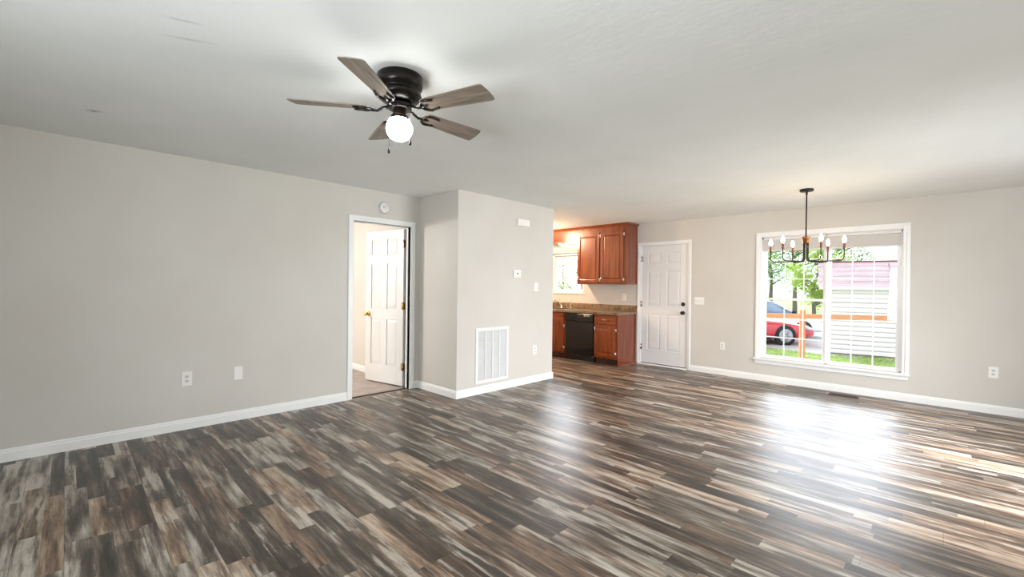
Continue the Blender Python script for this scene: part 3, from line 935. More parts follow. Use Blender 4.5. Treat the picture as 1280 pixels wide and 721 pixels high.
# return air grille
gy0, gy1, gz0, gz1 = 0.283, 0.842, 0.124, 0.806
e = fitting('return_air_grille', 'return', (gy0 + gy1) / 2, (gz0 + gz1) / 2, 'tall white louvred return air grille low on the partition wall', 'air grille')
w, h = gy1 - gy0, gz1 - gz0
f = MB()
b_ = 0.040
f.box(-w / 2, -w / 2 + b_, 0, 0.014, -h / 2, h / 2).box(w / 2 - b_, w / 2, 0, 0.014, -h / 2, h / 2).box(-w / 2 + b_, w / 2 - b_, 0, 0.014, -h / 2, -h / 2 + b_).box(-w / 2 + b_, w / 2 - b_, 0, 0.014, h / 2 - b_, h / 2)
f.build('frame', M_GRILLE, e, local=True, bevel=0.004)
iw = w - 2 * b_
mb_ = MB()
for k in (1, 2, 3):
    cx = -iw / 2 + iw * k / 4
    mb_.box(cx - 0.009, cx + 0.009, 0.004, 0.013, -h / 2 + b_, h / 2 - b_)
mb_.build('mullion_bars', M_GRILLE, e, local=True, bevel=0.002)
lv = MB()
nl = 46
for k in range(nl):
    z = -h / 2 + b_ + (h - 2 * b_) * (k + 0.5) / nl
    m4 = Matrix.Translation((0, 0.006, z)) @ Matrix.Rotation(math.radians(38), 4, 'X')
    lv.box(-iw / 2, iw / 2, -0.006, 0.006, -0.0007, 0.0007, mat=m4)
lv.build('louvres', M_GRILLE, e, local=True)
MB().box(-iw / 2, iw / 2, 0.0, 0.0012, -h / 2 + b_, h / 2 - b_).build('filter', M_GRILLE_D, e, local=True)

# ------------------------------------------------------------------ floor register
e = empty('floor_register', (3.94, 3.665, 0.0), 0.0, 'brown metal floor register below the double window', 'floor register')
f = MB().box(3.785, 4.095, 3.60, 3.62, 0, 0.006).box(3.785, 4.095, 3.71, 3.73, 0, 0.006).box(3.785, 3.805, 3.62, 3.71, 0, 0.006).box(4.075, 4.095, 3.62, 3.71, 0, 0.006)
f.build('frame', M_REG, e, bevel=0.002)
f = MB()
for k in range(17): f.box(3.815 + k * 0.016, 3.820 + k * 0.016, 3.62, 3.71, 0.001, 0.005)
f.box(3.805, 4.075, 3.662, 3.668, 0.001, 0.005)
f.build('louvres', M_REG, e)
MB().box(3.805, 4.075, 3.62, 3.71, 0.0002, 0.0008).build('duct_opening', M_SLOT, e)

# ------------------------------------------------------------------ ceiling fan
FX, FY = 2.742, -1.944
fan = empty('ceiling_fan', (FX, FY, H), 0, 'five blade ceiling fan with grey oak blades and a lit white globe', 'ceiling fan')
c = (FX, FY, 0)
MB().lathe([(0.0, 2.44), (0.116, 2.44), (0.120, 2.436), (0.122, 2.395), (0.118, 2.378), (0.102, 2.366), (0.099, 2.358), (0.112, 2.350), (0.116, 2.338), (0.112, 2.322), (0.092, 2.306), (0.066, 2.298), (0.0, 2.297)], c, 56).build('motor_housing', M_BRONZE, fan)
MB().lathe([(0.0, 2.2975), (0.060, 2.2975), (0.064, 2.290), (0.064, 2.268), (0.056, 2.262), (0.0, 2.262)], c, 40).build('rotor_hub', M_BRONZE, fan)
MB().lathe([(0.0, 2.2625), (0.028, 2.2625), (0.034, 2.256), (0.036, 2.238), (0.042, 2.232), (0.044, 2.226), (0.0, 2.226)], c, 32).build('switch_housing', M_FITTER, fan)
MB().lathe([(0.0, 2.2265), (0.046, 2.2265), (0.046, 2.214), (0.042, 2.211), (0.0, 2.211)], c, 32).build('lamp_fitter', M_BRONZE, fan)
gp = [(0.0, 2.213), (0.038, 2.213)]
for k in range(1, 15):
    t = math.radians(60 - k * 150 / 14)
    gp.append((0.070 * math.cos(t), 2.160 + 0.067 * math.sin(t)))
gp.append((0.0, 2.093))
MB().lathe(gp, c, 40).build('globe', M_GLOBE, fan)
for (dx, dy, z1, k) in ((-0.050, -0.030, 2.062, 1), (0.046, 0.036, 2.10, 0)):
    pc = MB().tube([(FX + dx * 0.75, FY + dy * 0.75, 2.236), (FX + dx, FY + dy, 2.23), (FX + dx * 1.05, FY + dy * 1.05, z1)], 0.0016, 6)
    ch = pc.build('pull_chain', M_CHROME, fan)
    MB().lathe([(0.0, z1 + 0.004), (0.004, z1), (0.0065, z1 - 0.022), (0.004, z1 - 0.030), (0.0, z1 - 0.031)], (FX + dx * 1.05, FY + dy * 1.05, 0), 14).build('chain_pull', M_BRONZE, ch)

ZB = 2.262
for ang in (-53, -125, 163, 19, 91):
    R_ = Matrix.Translation((FX, FY, ZB)) @ Matrix.Rotation(math.radians(ang), 4, 'Z')
    P_ = R_ @ Matrix.Translation((0.17, 0, 0)) @ Matrix.Rotation(math.radians(-12), 4, 'X') @ Matrix.Translation((-0.17, 0, 0))
    # outline of the blade: narrow rounded root, wider slanted tip with rounded corners
    out = [(0.165, -0.044), (0.20, -0.050), (0.35, -0.058), (0.515, -0.066), (0.530, -0.064), (0.538, -0.056), (0.549, 0.0), (0.550, 0.052), (0.547, 0.062), (0.536, 0.067), (0.35, 0.060), (0.20, 0.050), (0.165, 0.044), (0.152, 0.028), (0.148, 0.0), (0.152, -0.028)]
    bl_ = MB().prism(out, -0.003, 0.003, 'z')
    bo = bl_.build('blade', M_BLADE, fan, local=True, bevel=0.0015)
    bo.matrix_local = Matrix.Translation((0, 0, ZB - H)) @ Matrix.Rotation(math.radians(ang), 4, 'Z') @ Matrix.Translation((0.17, 0, 0)) @ Matrix.Rotation(math.radians(-12), 4, 'X') @ Matrix.Translation((-0.17, 0, 0))
    # iron: arm from the hub, forked horseshoe under the blade root
    ir = MB()
    ir.tube([(0.050, 0, 0.012), (0.085, 0, 0.006), (0.115, 0, -0.012), (0.150, 0, -0.010)], [0.011, 0.008, 0.007, 0.008], 10)
    hs = []
    for k in range(13):
        t = math.radians(100 + 160 * k / 12)
        hs.append((0.195 + 0.050 * math.cos(t), 0.044 * math.sin(t), -0.0085))
    hs = [(0.232, 0.034, -0.007)] + hs + [(0.232, -0.034, -0.007)]
    ir.tube(hs, 0.0062, 8)
    ir.tube([(0.150, 0, -0.009), (0.182, 0.0, -0.008)], [0.008, 0.005], 8)
    for (x, y) in ((0.232, 0.034), (0.232, -0.034), (0.178, 0.0)):
        ir.lathe([(0, -0.012), (0.006, -0.012), (0.007, -0.006), (0.007, -0.003), (0, -0.003)], (x, y, 0), 10)
    ir.build('blade_iron', M_BRONZE, bo, local=True)

# ------------------------------------------------------------------ chandelier
CX, CY = 3.723, 2.592
chd = empty('chandelier', (CX, CY, H), 0, 'dark bronze six arm chandelier with lit candle bulbs before the double window', 'chandelier')
c = (CX, CY, 0)
MB().lathe([(0.0, 2.44), (0.066, 2.44), (0.067, 2.436), (0.067, 2.420), (0.062, 2.415), (0.014, 2.413), (0.0, 2.413)], c, 40).build('canopy', M_BLACK, chd)
stm = MB().tube([(CX, CY, 2.414), (CX, CY, 2.392)], 0.010, 14).tube([(CX, CY, 2.392), (CX, CY, 1.905)], 0.0072, 14)
stm.sphere((CX, CY, 2.388), 0.012, seg=16)
stm.build('stem', M_BLACK, chd)
MB().lathe([(0.0, 1.912), (0.040, 1.912), (0.045, 1.906), (0.043, 1.894), (0.036, 1.886), (0.032, 1.850), (0.026, 1.836), (0.0, 1.834)], c, 32).build('hub_cup', M_COPPER, chd)
for k in range(6):
    t = math.radians(3.5 + 60 * k)
    ux, uy = math.cos(t), math.sin(t)
    P = lambda r, z: (CX + ux * r, CY + uy * r, z)
    R0, RA, ZB_, rr = 0.022, 0.343, 1.637, 0.045
    path = [P(R0, 1.838), P(R0, ZB_ + rr)]
    for q in range(1, 7):
        a = PI / 2 * q / 6
        path.append(P(R0 + rr * (1 - math.cos(a)), ZB_ + rr * (1 - math.sin(a))))
    for q in range(0, 7):
        a = PI / 2 * q / 6
        path.append(P(RA - rr * (1 - math.sin(a)), ZB_ + rr * (1 - math.cos(a))))
    path.append(P(RA, 1.766))
    arm = MB().tube(path, 0.0056, 8).build('arm', M_BLACK, chd)
    x, y = CX + ux * RA, CY + uy * RA
    MB().lathe([(0.0, 1.762), (0.009, 1.762), (0.011, 1.766), (0.0105, 1.828), (0.0, 1.828)], (x, y, 0), 18).build('candle_sleeve', M_SLEEVE, arm)
    MB().lathe([(0.0, 1.8285), (0.009, 1.829), (0.015, 1.843), (0.018, 1.857), (0.0165, 1.872), (0.010, 1.890), (0.004, 1.902), (0.0, 1.904)], (x, y, 0), 18).build('bulb', M_BULB, arm)

# ------------------------------------------------------------------ kitchen
UF = 3.545       # front of the wall cabinet boxes
GRP = None


def raised_door(parent, name, x0, x1, z0, z1, y, t=0.020, fr_=0.058):
    """frame-and-raised-panel cabinet front; face at y-t"""
    m = MB()
    f0 = y - t
    m.box(x0, x0 + fr_, f0, y, z0, z1).box(x1 - fr_, x1, f0, y, z0, z1).box(x0 + fr_, x1 - fr_, f0, y, z0, z0 + fr_).box(x0 + fr_, x1 - fr_, f0, y, z1 - fr_, z1)
    d = m.build(name, M_CH_Z, parent, bevel=0.004)
    px0, px1, pz0, pz1 = x0 + fr_, x1 - fr_, z0 + fr_, z1 - fr_
    p = MB().box(px0, px1, f0 + 0.010, y, pz0, pz1)
    a = 0.028
    O = [p.b.verts.new((x, f0 + 0.0098, z)) for x, z in ((px0 + 0.004, pz0 + 0.004), (px1 - 0.004, pz0 + 0.004), (px1 - 0.004, pz1 - 0.004), (px0 + 0.004, pz1 - 0.004))]
    I = [p.b.verts.new((x, f0 + 0.002, z)) for x, z in ((px0 + a, pz0 + a), (px1 - a, pz0 + a), (px1 - a, pz1 - a), (px0 + a, pz1 - a))]
    p.b.faces.new(I)
    for k in range(4): p.b.faces.new([O[k], O[(k + 1) % 4], I[(k + 1) % 4], I[k]])
    p.build('raised_panel', M_CH_Z, d)
    return d


def bar_pull(parent, x, y, z, vertical=True, L=0.085):
    h = L / 2
    if vertical: pts = [(x, y, z - h), (x, y - 0.016, z - h * 0.75), (x, y - 0.022, z), (x, y - 0.016, z + h * 0.75), (x, y, z + h)]
    else: pts = [(x - h, y, z), (x - h * 0.75, y - 0.016, z), (x, y - 0.022, z), (x + h * 0.75, y - 0.016, z), (x + h, y, z)]
    m = MB().tube(pts, 0.0055, 8)
    return tag(m.build('handle', M_CHROME, parent), 'nickel pull')


def cab_hinge(parent, x, y, z):
    m = MB().tube([(x, y - 0.005, z - 0.024), (x, y - 0.005, z + 0.024)], 0.0065, 10).box(x + 0.004, x + 0.022, y - 0.001, y + 0.003, z - 0.028, z + 0.028)
    return tag(m.build('hinge', M_CHROME, parent), 'nickel hinge')


uc = empty('wall_cabinet', (0.43, D, 1.375), 0, 'cherry wood double door wall cabinet right of the kitchen window', 'cabinet')
cb = MB().box(-0.100, 0.953, UF + 0.02, D - 0.001, 1.378, 2.405)
cb.box(-0.100, -0.078, UF, UF + 0.02, 1.375, 2.405).box(0.870, 0.953, UF, UF + 0.02, 1.375, 2.405).box(-0.078, 0.870, UF, UF + 0.02, 1.375, 1.425).box(-0.078, 0.870, UF, UF + 0.02, 2.290, 2.405).box(0.385, 0.425, UF, UF + 0.02, 1.425, 2.290)
cb.build('carcass', M_CH_Z, uc, bevel=0.002)
cr = MB().prism([(UF, 2.395), (UF - 0.012, 2.397), (UF - 0.018, 2.412), (UF - 0.036, 2.430), (UF - 0.036, 2.439), (UF, 2.439)], -0.100, 0.985, 'x')
cr.prism([(0.953, 2.395), (0.963, 2.397), (0.968, 2.412), (0.985, 2.430), (0.985, 2.439), (0.953, 2.439)], UF, D - 0.001, 'y')
cr.build('crown_moulding', M_CH_X, uc)
for (x0, x1) in ((-0.088, 0.392), (0.418, 0.880)):
    d = raised_door(uc, 'door', x0, x1, 1.408, 2.306, UF)
    bar_pull(d, x0 + 0.026, UF - 0.020, 1.485)
    for z in (1.462, 2.245): cab_hinge(d, x1 + 0.002, UF - 0.018, z)

# scalloped valance over the sink
val = empty('window_valance', (-0.54, UF, 2.17), 0, 'scalloped cherry wood valance over the kitchen window', 'valance')
pts = [(-1.10, 2.439), (-0.1005, 2.439)]
nS = 48
for k in range(nS + 1):
    u = k / nS
    x = -0.1005 - 1.0 * u
    s_ = u * 2 - 1
    z = 2.172 + 0.030 * math.cos(s_ * PI * 3) * (0.4 + 0.6 * abs(s_)) + (0.030 if abs(s_) > 0.93 else 0.0) * -1
    pts.append((x, z))
MB().prism(pts, UF, UF + 0.020, 'y').build('scalloped_board', M_CH_X, val)
MB().prism([(UF, 2.395), (UF - 0.012, 2.397), (UF - 0.018, 2.412), (UF - 0.036, 2.430), (UF - 0.036, 2.439), (UF, 2.439)], -1.10, -0.1005, 'x').build('crown_moulding', M_CH_X, val)
MB().box(-1.10, -0.1005, UF - 0.008, UF, 2.225, 2.237).build('bead', M_CH_X, val)

# bare bulb bar behind the valance
sk = empty('sink_light', (-0.52, D, 2.20), 0, 'lit bulb bar behind the valance above the kitchen window', 'light')
MB().box(-0.80, -0.22, D - 0.030, D, 2.175, 2.245, bev=0.004).build('back_bar', M_CHROME, sk)
for x in (-0.70, -0.51, -0.32):
    hd = MB().lathe([(0, 0), (0.020, 0), (0.020, -0.030), (0.0, -0.030)], (x, D - 0.030, 2.208), 16, 'y').build('lamp_holder', M_PLATE, sk)
    MB().sphere((x, D - 0.098, 2.208), 0.042, seg=20).build('bulb', M_SINKB, hd)

BF = 3.292       # front of the base cabinet boxes
bc = empty('base_cabinet', (0.705, D, 0), 0, 'cherry wood base cabinet with drawer right of the dishwasher', 'cabinet')
cb = MB().box(0.468, 0.935, BF + 0.02, D - 0.001, 0.105, 0.858).box(0.468, 0.935, BF + 0.07, D - 0.001, 0, 0.105)
cb.box(0.468, 0.490, BF, BF + 0.02, 0.105, 0.858).box(0.885, 0.935, BF, BF + 0.02, 0.105, 0.858).box(0.490, 0.885, BF, BF + 0.02, 0.105, 0.150).box(0.490, 0.885, BF, BF + 0.02, 0.660, 0.700).box(0.490, 0.885, BF, BF + 0.02, 0.830, 0.858)
cb.box(0.935, 0.941, BF, D - 0.001, 0.0, 0.858)
cb.build('carcass', M_CH_Z, bc, bevel=0.002)
MB().box(0.475, 0.935, BF + 0.055, BF + 0.069, 0, 0.104).build('toe_kick', M_CH_DK, bc)
MB().prism([(0.941, 0), (0.955, 0), (0.951, 0.010), (0.941, 0.016)], BF + 0.02, D - 0.001, 'y').build('shoe_moulding', M_CH_Z, bc)
d = raised_door(bc, 'door', 0.478, 0.896, 0.138, 0.672, BF)
bar_pull(d, 0.503, BF - 0.020, 0.600)
for z in (0.205, 0.600): cab_hinge(d, 0.899, BF - 0.018, z)
dr = MB().box(0.478, 0.896, BF - 0.020, BF, 0.692, 0.842, bev=0.006).build('drawer', M_CH_X, bc)
bar_pull(dr, 0.687, BF - 0.020, 0.767, False, 0.10)

sb = empty('sink_base_cabinet', (-0.70, D, 0), 0, 'cherry wood sink base cabinet left of the dishwasher', 'cabinet')
cb = MB().box(-1.25, -0.160, BF + 0.02, D - 0.001, 0.105, 0.70).box(-1.25, -0.160, BF + 0.07, D - 0.001, 0, 0.105)
cb.box(-0.200, -0.160, BF, BF + 0.02, 0.105, 0.858).box(-1.25, -0.200, BF, BF + 0.02, 0.105, 0.150).box(-1.25, -0.200, BF, BF + 0.02, 0.660, 0.700).box(-1.25, -0.200, BF, BF + 0.02, 0.830, 0.858)
cb.box(-0.178, -0.160, BF + 0.02, D - 0.001, 0.70, 0.858)
cb.build('carcass', M_CH_Z, sb, bevel=0.002)
MB().box(-1.25, -0.165, BF + 0.055, BF + 0.069, 0, 0.104).build('toe_kick', M_CH_DK, sb)
for (x0, x1) in ((-1.24, -0.715), (-0.695, -0.192)):
    d = raised_door(sb, 'door', x0, x1, 0.138, 0.672, BF)
    bar_pull(d, x0 + 0.026 if x0 > -1 else x1 - 0.026, BF - 0.020, 0.600)
    for z in (0.205, 0.600): cab_hinge(d, x1 + 0.002 if x0 > -1 else x0 - 0.002, BF - 0.018, z)
    MB().box(x0, x1, BF - 0.020, BF, 0.692, 0.842, bev=0.006).build('false_drawer_front', M_CH_X, sb)

# dishwasher
dw = empty('dishwasher', (0.155, D, 0), 0, 'black dishwasher between the two cherry base cabinets', 'dishwasher')
MB().box(-0.150, 0.458, BF + 0.010, D - 0.02, 0.10, 0.852).build('tub', M_APPL2, dw)
MB().box(-0.148, 0.456, BF - 0.024, BF + 0.010, 0.118, 0.700, bev=0.006).build('door', M_APPL, dw)
cp = MB().prism([(BF - 0.030, 0.704), (BF - 0.034, 0.720), (BF - 0.034, 0.838), (BF - 0.026, 0.848), (BF + 0.010, 0.848), (BF + 0.010, 0.704)], -0.148, 0.456, 'x').build('control_panel', M_APPL, dw)
MB().box(0.00, 0.31, BF - 0.0365, BF - 0.033, 0.722, 0.745, bev=0.001).build('handle_recess', M_APPL2, cp)
for x in (0.290, 0.360): tag(MB().box(x - 0.024, x + 0.024, BF - 0.0368, BF - 0.033, 0.800, 0.818, bev=0.001).build('button', M_CHROME, cp), 'silver button')
MB().box(-0.140, 0.448, BF + 0.045, BF + 0.060, 0.0, 0.105).build('kick_plate', M_APPL2, dw)
tag(MB().box(0.425, 0.462, BF - 0.012, BF + 0.04, 0.098, 0.106).build('mounting_tab', M_CHROME, dw), 'bright metal tab')

# worktop with backsplash, sink hole left open
ct = empty('countertop', (-0.15, D, 0.86), 0, 'brown granite-look countertop with backsplash along the kitchen wall', 'countertop')
SX0, SX1, SY0, SY1 = -0.95, -0.22, 3.36, 3.78
top = MB()
FR, ZT0, ZT1 = 3.252, 0.862, 0.900
top.box(-1.30, SX0, FR, D - 0.001, ZT0, ZT1).box(SX1, 0.972, FR, D - 0.001, ZT0, ZT1).box(SX0, SX1, FR, SY0, ZT0, ZT1).box(SX0, SX1, SY1, D - 0.001, ZT0, ZT1)
top.build('top', M_LAM, ct, bevel=0.0)
MB().box(-1.30, 0.972, D - 0.022, D - 0.001, ZT1, 1.010, bev=0.004).build('backsplash', M_LAM, ct)
sk2 = empty('kitchen_sink', (-0.585, 3.57, 0.90), 0, 'stainless sink set into the countertop under the kitchen window', 'sink')
rim = MB().box(SX0 - 0.018, SX0 + 0.012, SY0 - 0.018, SY1 + 0.018, 0.9003, 0.906).box(SX1 - 0.012, SX1 + 0.018, SY0 - 0.018, SY1 + 0.018, 0.9003, 0.906).box(SX0 + 0.012, SX1 - 0.012, SY0 - 0.018, SY0 + 0.012, 0.9003, 0.906).box(SX0 + 0.012, SX1 - 0.012, SY1 - 0.075, SY1 + 0.018, 0.9003, 0.906)
rim.build('rim', M_STEEL, sk2, bevel=0.002)
bw = MB()
x0, x1, ya, yb = SX0 + 0.010, SX1 - 0.010, SY0 + 0.010, SY1 - 0.072
for (a, b, c_, d_) in ((x0, x0 + 0.003, ya, yb), (x1 - 0.003, x1, ya, yb), (x0, x1, ya, ya + 0.003), (x0, x1, yb - 0.003, yb)): bw.box(a, b, c_, d_, 0.72, 0.902)
bw.box(x0, x1, ya, yb, 0.717, 0.720)
bw.build('basin', M_STEEL, sk2)
fc = empty('kitchen_faucet', (-0.62, 3.745, 0.906), 0, 'bright kitchen faucet with arched spout and lever behind the sink', 'faucet')
MB().lathe([(0, 0.9062), (0.028, 0.9062), (0.028, 0.914), (0.018, 0.922), (0.016, 0.965), (0.0, 0.968)], (-0.62, 3.745, 0), 24).build('base', M_CHROME, fc)
MB().tube([(-0.62, 3.745, 0.95), (-0.66, 3.72, 1.01), (-0.74, 3.68, 1.06), (-0.84, 3.64, 1.075), (-0.90, 3.61, 1.055), (-0.915, 3.60, 1.02)], [0.012, 0.011, 0.010, 0.010, 0.010, 0.011], 12).build('spout', M_CHROME, fc)
MB().tube([(-0.62, 3.745, 0.965), (-0.635, 3.745, 1.02), (-0.675, 3.75, 1.085)], [0.012, 0.008, 0.006], 10).build('lever', M_CHROME, fc)
sp_ = empty('side_sprayer', (-0.385, 3.745, 0.906), 0, 'bright sprayer standing on the sink rim right of the faucet', 'sprayer')
MB().lathe([(0, 0.9062), (0.020, 0.9062), (0.018, 0.922), (0.012, 0.930), (0, 0.930)], (-0.385, 3.745, 0), 20).build('holder', M_CHROME, sp_)
MB().tube([(-0.385, 3.745, 0.926), (-0.392, 3.742, 0.99), (-0.405, 3.736, 1.03), (-0.425, 3.722, 1.048)], [0.010, 0.011, 0.014, 0.012], 12).build('spray_head', M_CHROME, sp_)

# ------------------------------------------------------------------ outdoors
ZG = -0.50
struct(MB().box(-110, 70, 4.2, 140, ZG - 0.2, ZG).build('lawn', M_LAWN), 'green lawn outside the double window', 'lawn')
# paved parking strip and street
pv = MB()
pv.prism([(-30, 21.5), (0.786, 12.31), (2.33, 11.86), (3.2, 11.6), (3.2, 24), (-2, 40 - 9.0), (-30, 44)], ZG - 0.02, ZG + 0.006, 'z')
struct(pv.build('driveway', M_CONC), 'pale concrete parking strip under the cars', 'driveway')
# blades of grass on the strip of lawn in view
gb = MB()
for k in range(5200):
    x = random.uniform(0.6, 4.9); y = random.uniform(9.3, 12.4)
    if y > 12.25 - 0.28 * (x - 0.8) and x < 2.45: continue
    if y > 12.14 + 0.1747 * (x - 2.44) and x > 2.3: continue
    hgt = random.uniform(0.025, 0.06); a = random.uniform(0, 2 * PI); w = 0.008
    dx, dy = math.cos(a) * w, math.sin(a) * w; lx, ly = random.uniform(-0.02, 0.02), random.uniform(-0.02, 0.02)
    gb.b.faces.new([gb.b.verts.new((x - dx, y - dy, ZG)), gb.b.verts.new((x + dx, y + dy, ZG)), gb.b.verts.new((x + lx, y + ly, ZG + hgt))])
tag(gb.build('grass', M_LEAF[2]), 'short grass on the strip of lawn below the double window', 'grass', None, 'stuff')

# neighbouring house with lap siding
HA = Vector((2.44, 12.235, ZG)); hang = math.atan2(0.17215, 0.98508)
hs_ = empty('neighbour_house', HA, hang, 'white clapboard house with a faded pink roof beside the driveway', 'house')
HL, HD, HE = 11.0, 3.0, 1.86
m = MB().box(0, HL, 0.0, HD, 0.0, HE)
m.prism([(0, HE), (HD, HE), (HD / 2, HE + 0.70)], 0.0, HL, 'x')
m.build('wall', M_SIDE, hs_, local=True)
m = MB()
nrow = 14; rh = 1.83 / nrow
for k in range(nrow):
    z = 0.03 + k * rh
    m.prism([(0.0, z + 0.026), (-0.050, z + 0.022), (-0.044, z + rh - 0.008), (0.0, z + rh)], -0.03, HL, 'x')
m.build('lap_siding', M_SIDE, hs_, local=True)
MB().box(-0.035, HL, -0.02, 0, -0.02, 0.035).build('skirting_board', M_SOFF, hs_, local=True)
MB().box(-0.25, HL + 0.2, -0.10, 0.0, HE - 0.012, HE + 0.012).build('soffit', M_SOFF, hs_, local=True)
MB().box(-0.25, HL + 0.2, -0.16, -0.10, HE - 0.02, HE + 0.06, bev=0.012).build('gutter', M_SIDE, hs_, local=True)
rf = MB()
pitch = 0.70 / 1.5
for s in (0, 1):
    f = (lambda yy: yy) if s == 0 else (lambda yy: HD - yy)
    rf.prism([(f(-0.14), HE + 0.03), (f(HD / 2), HE + 0.03 + pitch * 1.64), (f(HD / 2), HE + 0.07 + pitch * 1.64), (f(-0.14), HE + 0.07)], -0.28, HL + 0.25, 'x')
rf.build('roof', M_ROOF, hs_, local=True)
sm = MB()
for k in range(1, 5):
    yy = -0.14 + 1.64 * k / 5
    zz = HE + 0.07 + pitch * (yy + 0.14)
    sm.box(-0.28, HL + 0.25, yy, yy + 0.012, zz - 0.004, zz + 0.014)
sm.build('roof_seams', M_ROOF, hs_, local=True)
MB().tube([(-0.28, HD / 2, HE + 0.075 + pitch * 1.64), (HL + 0.25, HD / 2, HE + 0.075 + pitch * 1.64)], 0.035, 10).build('ridge_cap', M_ROOF2, hs_, local=True)
# service cable hanging from the roof edge
MB().tube([(1.42, 1.45, HE + 0.80), (1.38, 0.3, HE + 0.34), (1.36, -0.19, HE + 0.06), (1.38, -0.10, HE - 0.16), (1.46, -0.05, HE - 0.34)], 0.010, 6).build('service_cable', M_SLOT, hs_, local=True)

# second house behind, only its gable roof shows
h2 = empty('distant_house', (4.6, 21.5, ZG), 0.35, 'brown roofed house rising behind the white clapboard house', 'house')
MB().box(0, 8, 0, 6, 0, 2.9).build('wall', M_SIDE, h2, local=True)
MB().prism([(-0.3, 2.75), (0.0, 2.75), (4.0, 4.6), (8.0, 2.75), (8.3, 2.75), (4.0, 4.85)], -0.3, 6.3, 'y').build('roof', M_ROOF2, h2, local=True)

# rail fence of treated timber just outside
fe = empty('rail_fence', (2.96, 6.3, ZG), math.atan2(0.78, 1.75), 'orange-brown timber rail fence crossing the view outside the double window', 'fence')
for x in (-2.4, 0.0, 2.4):
    MB().box(x - 0.043, x + 0.043, -0.043, 0.043, 0.0, 1.455, bev=0.006).build('post', M_RAIL, fe, local=True)
MB().box(-3.2, 3.2, -0.081, -0.0435, 1.298, 1.386, bev=0.004, mat=Matrix.Rotation(-0.008, 4, 'Y')).build('rail', M_RAIL, fe, local=True)


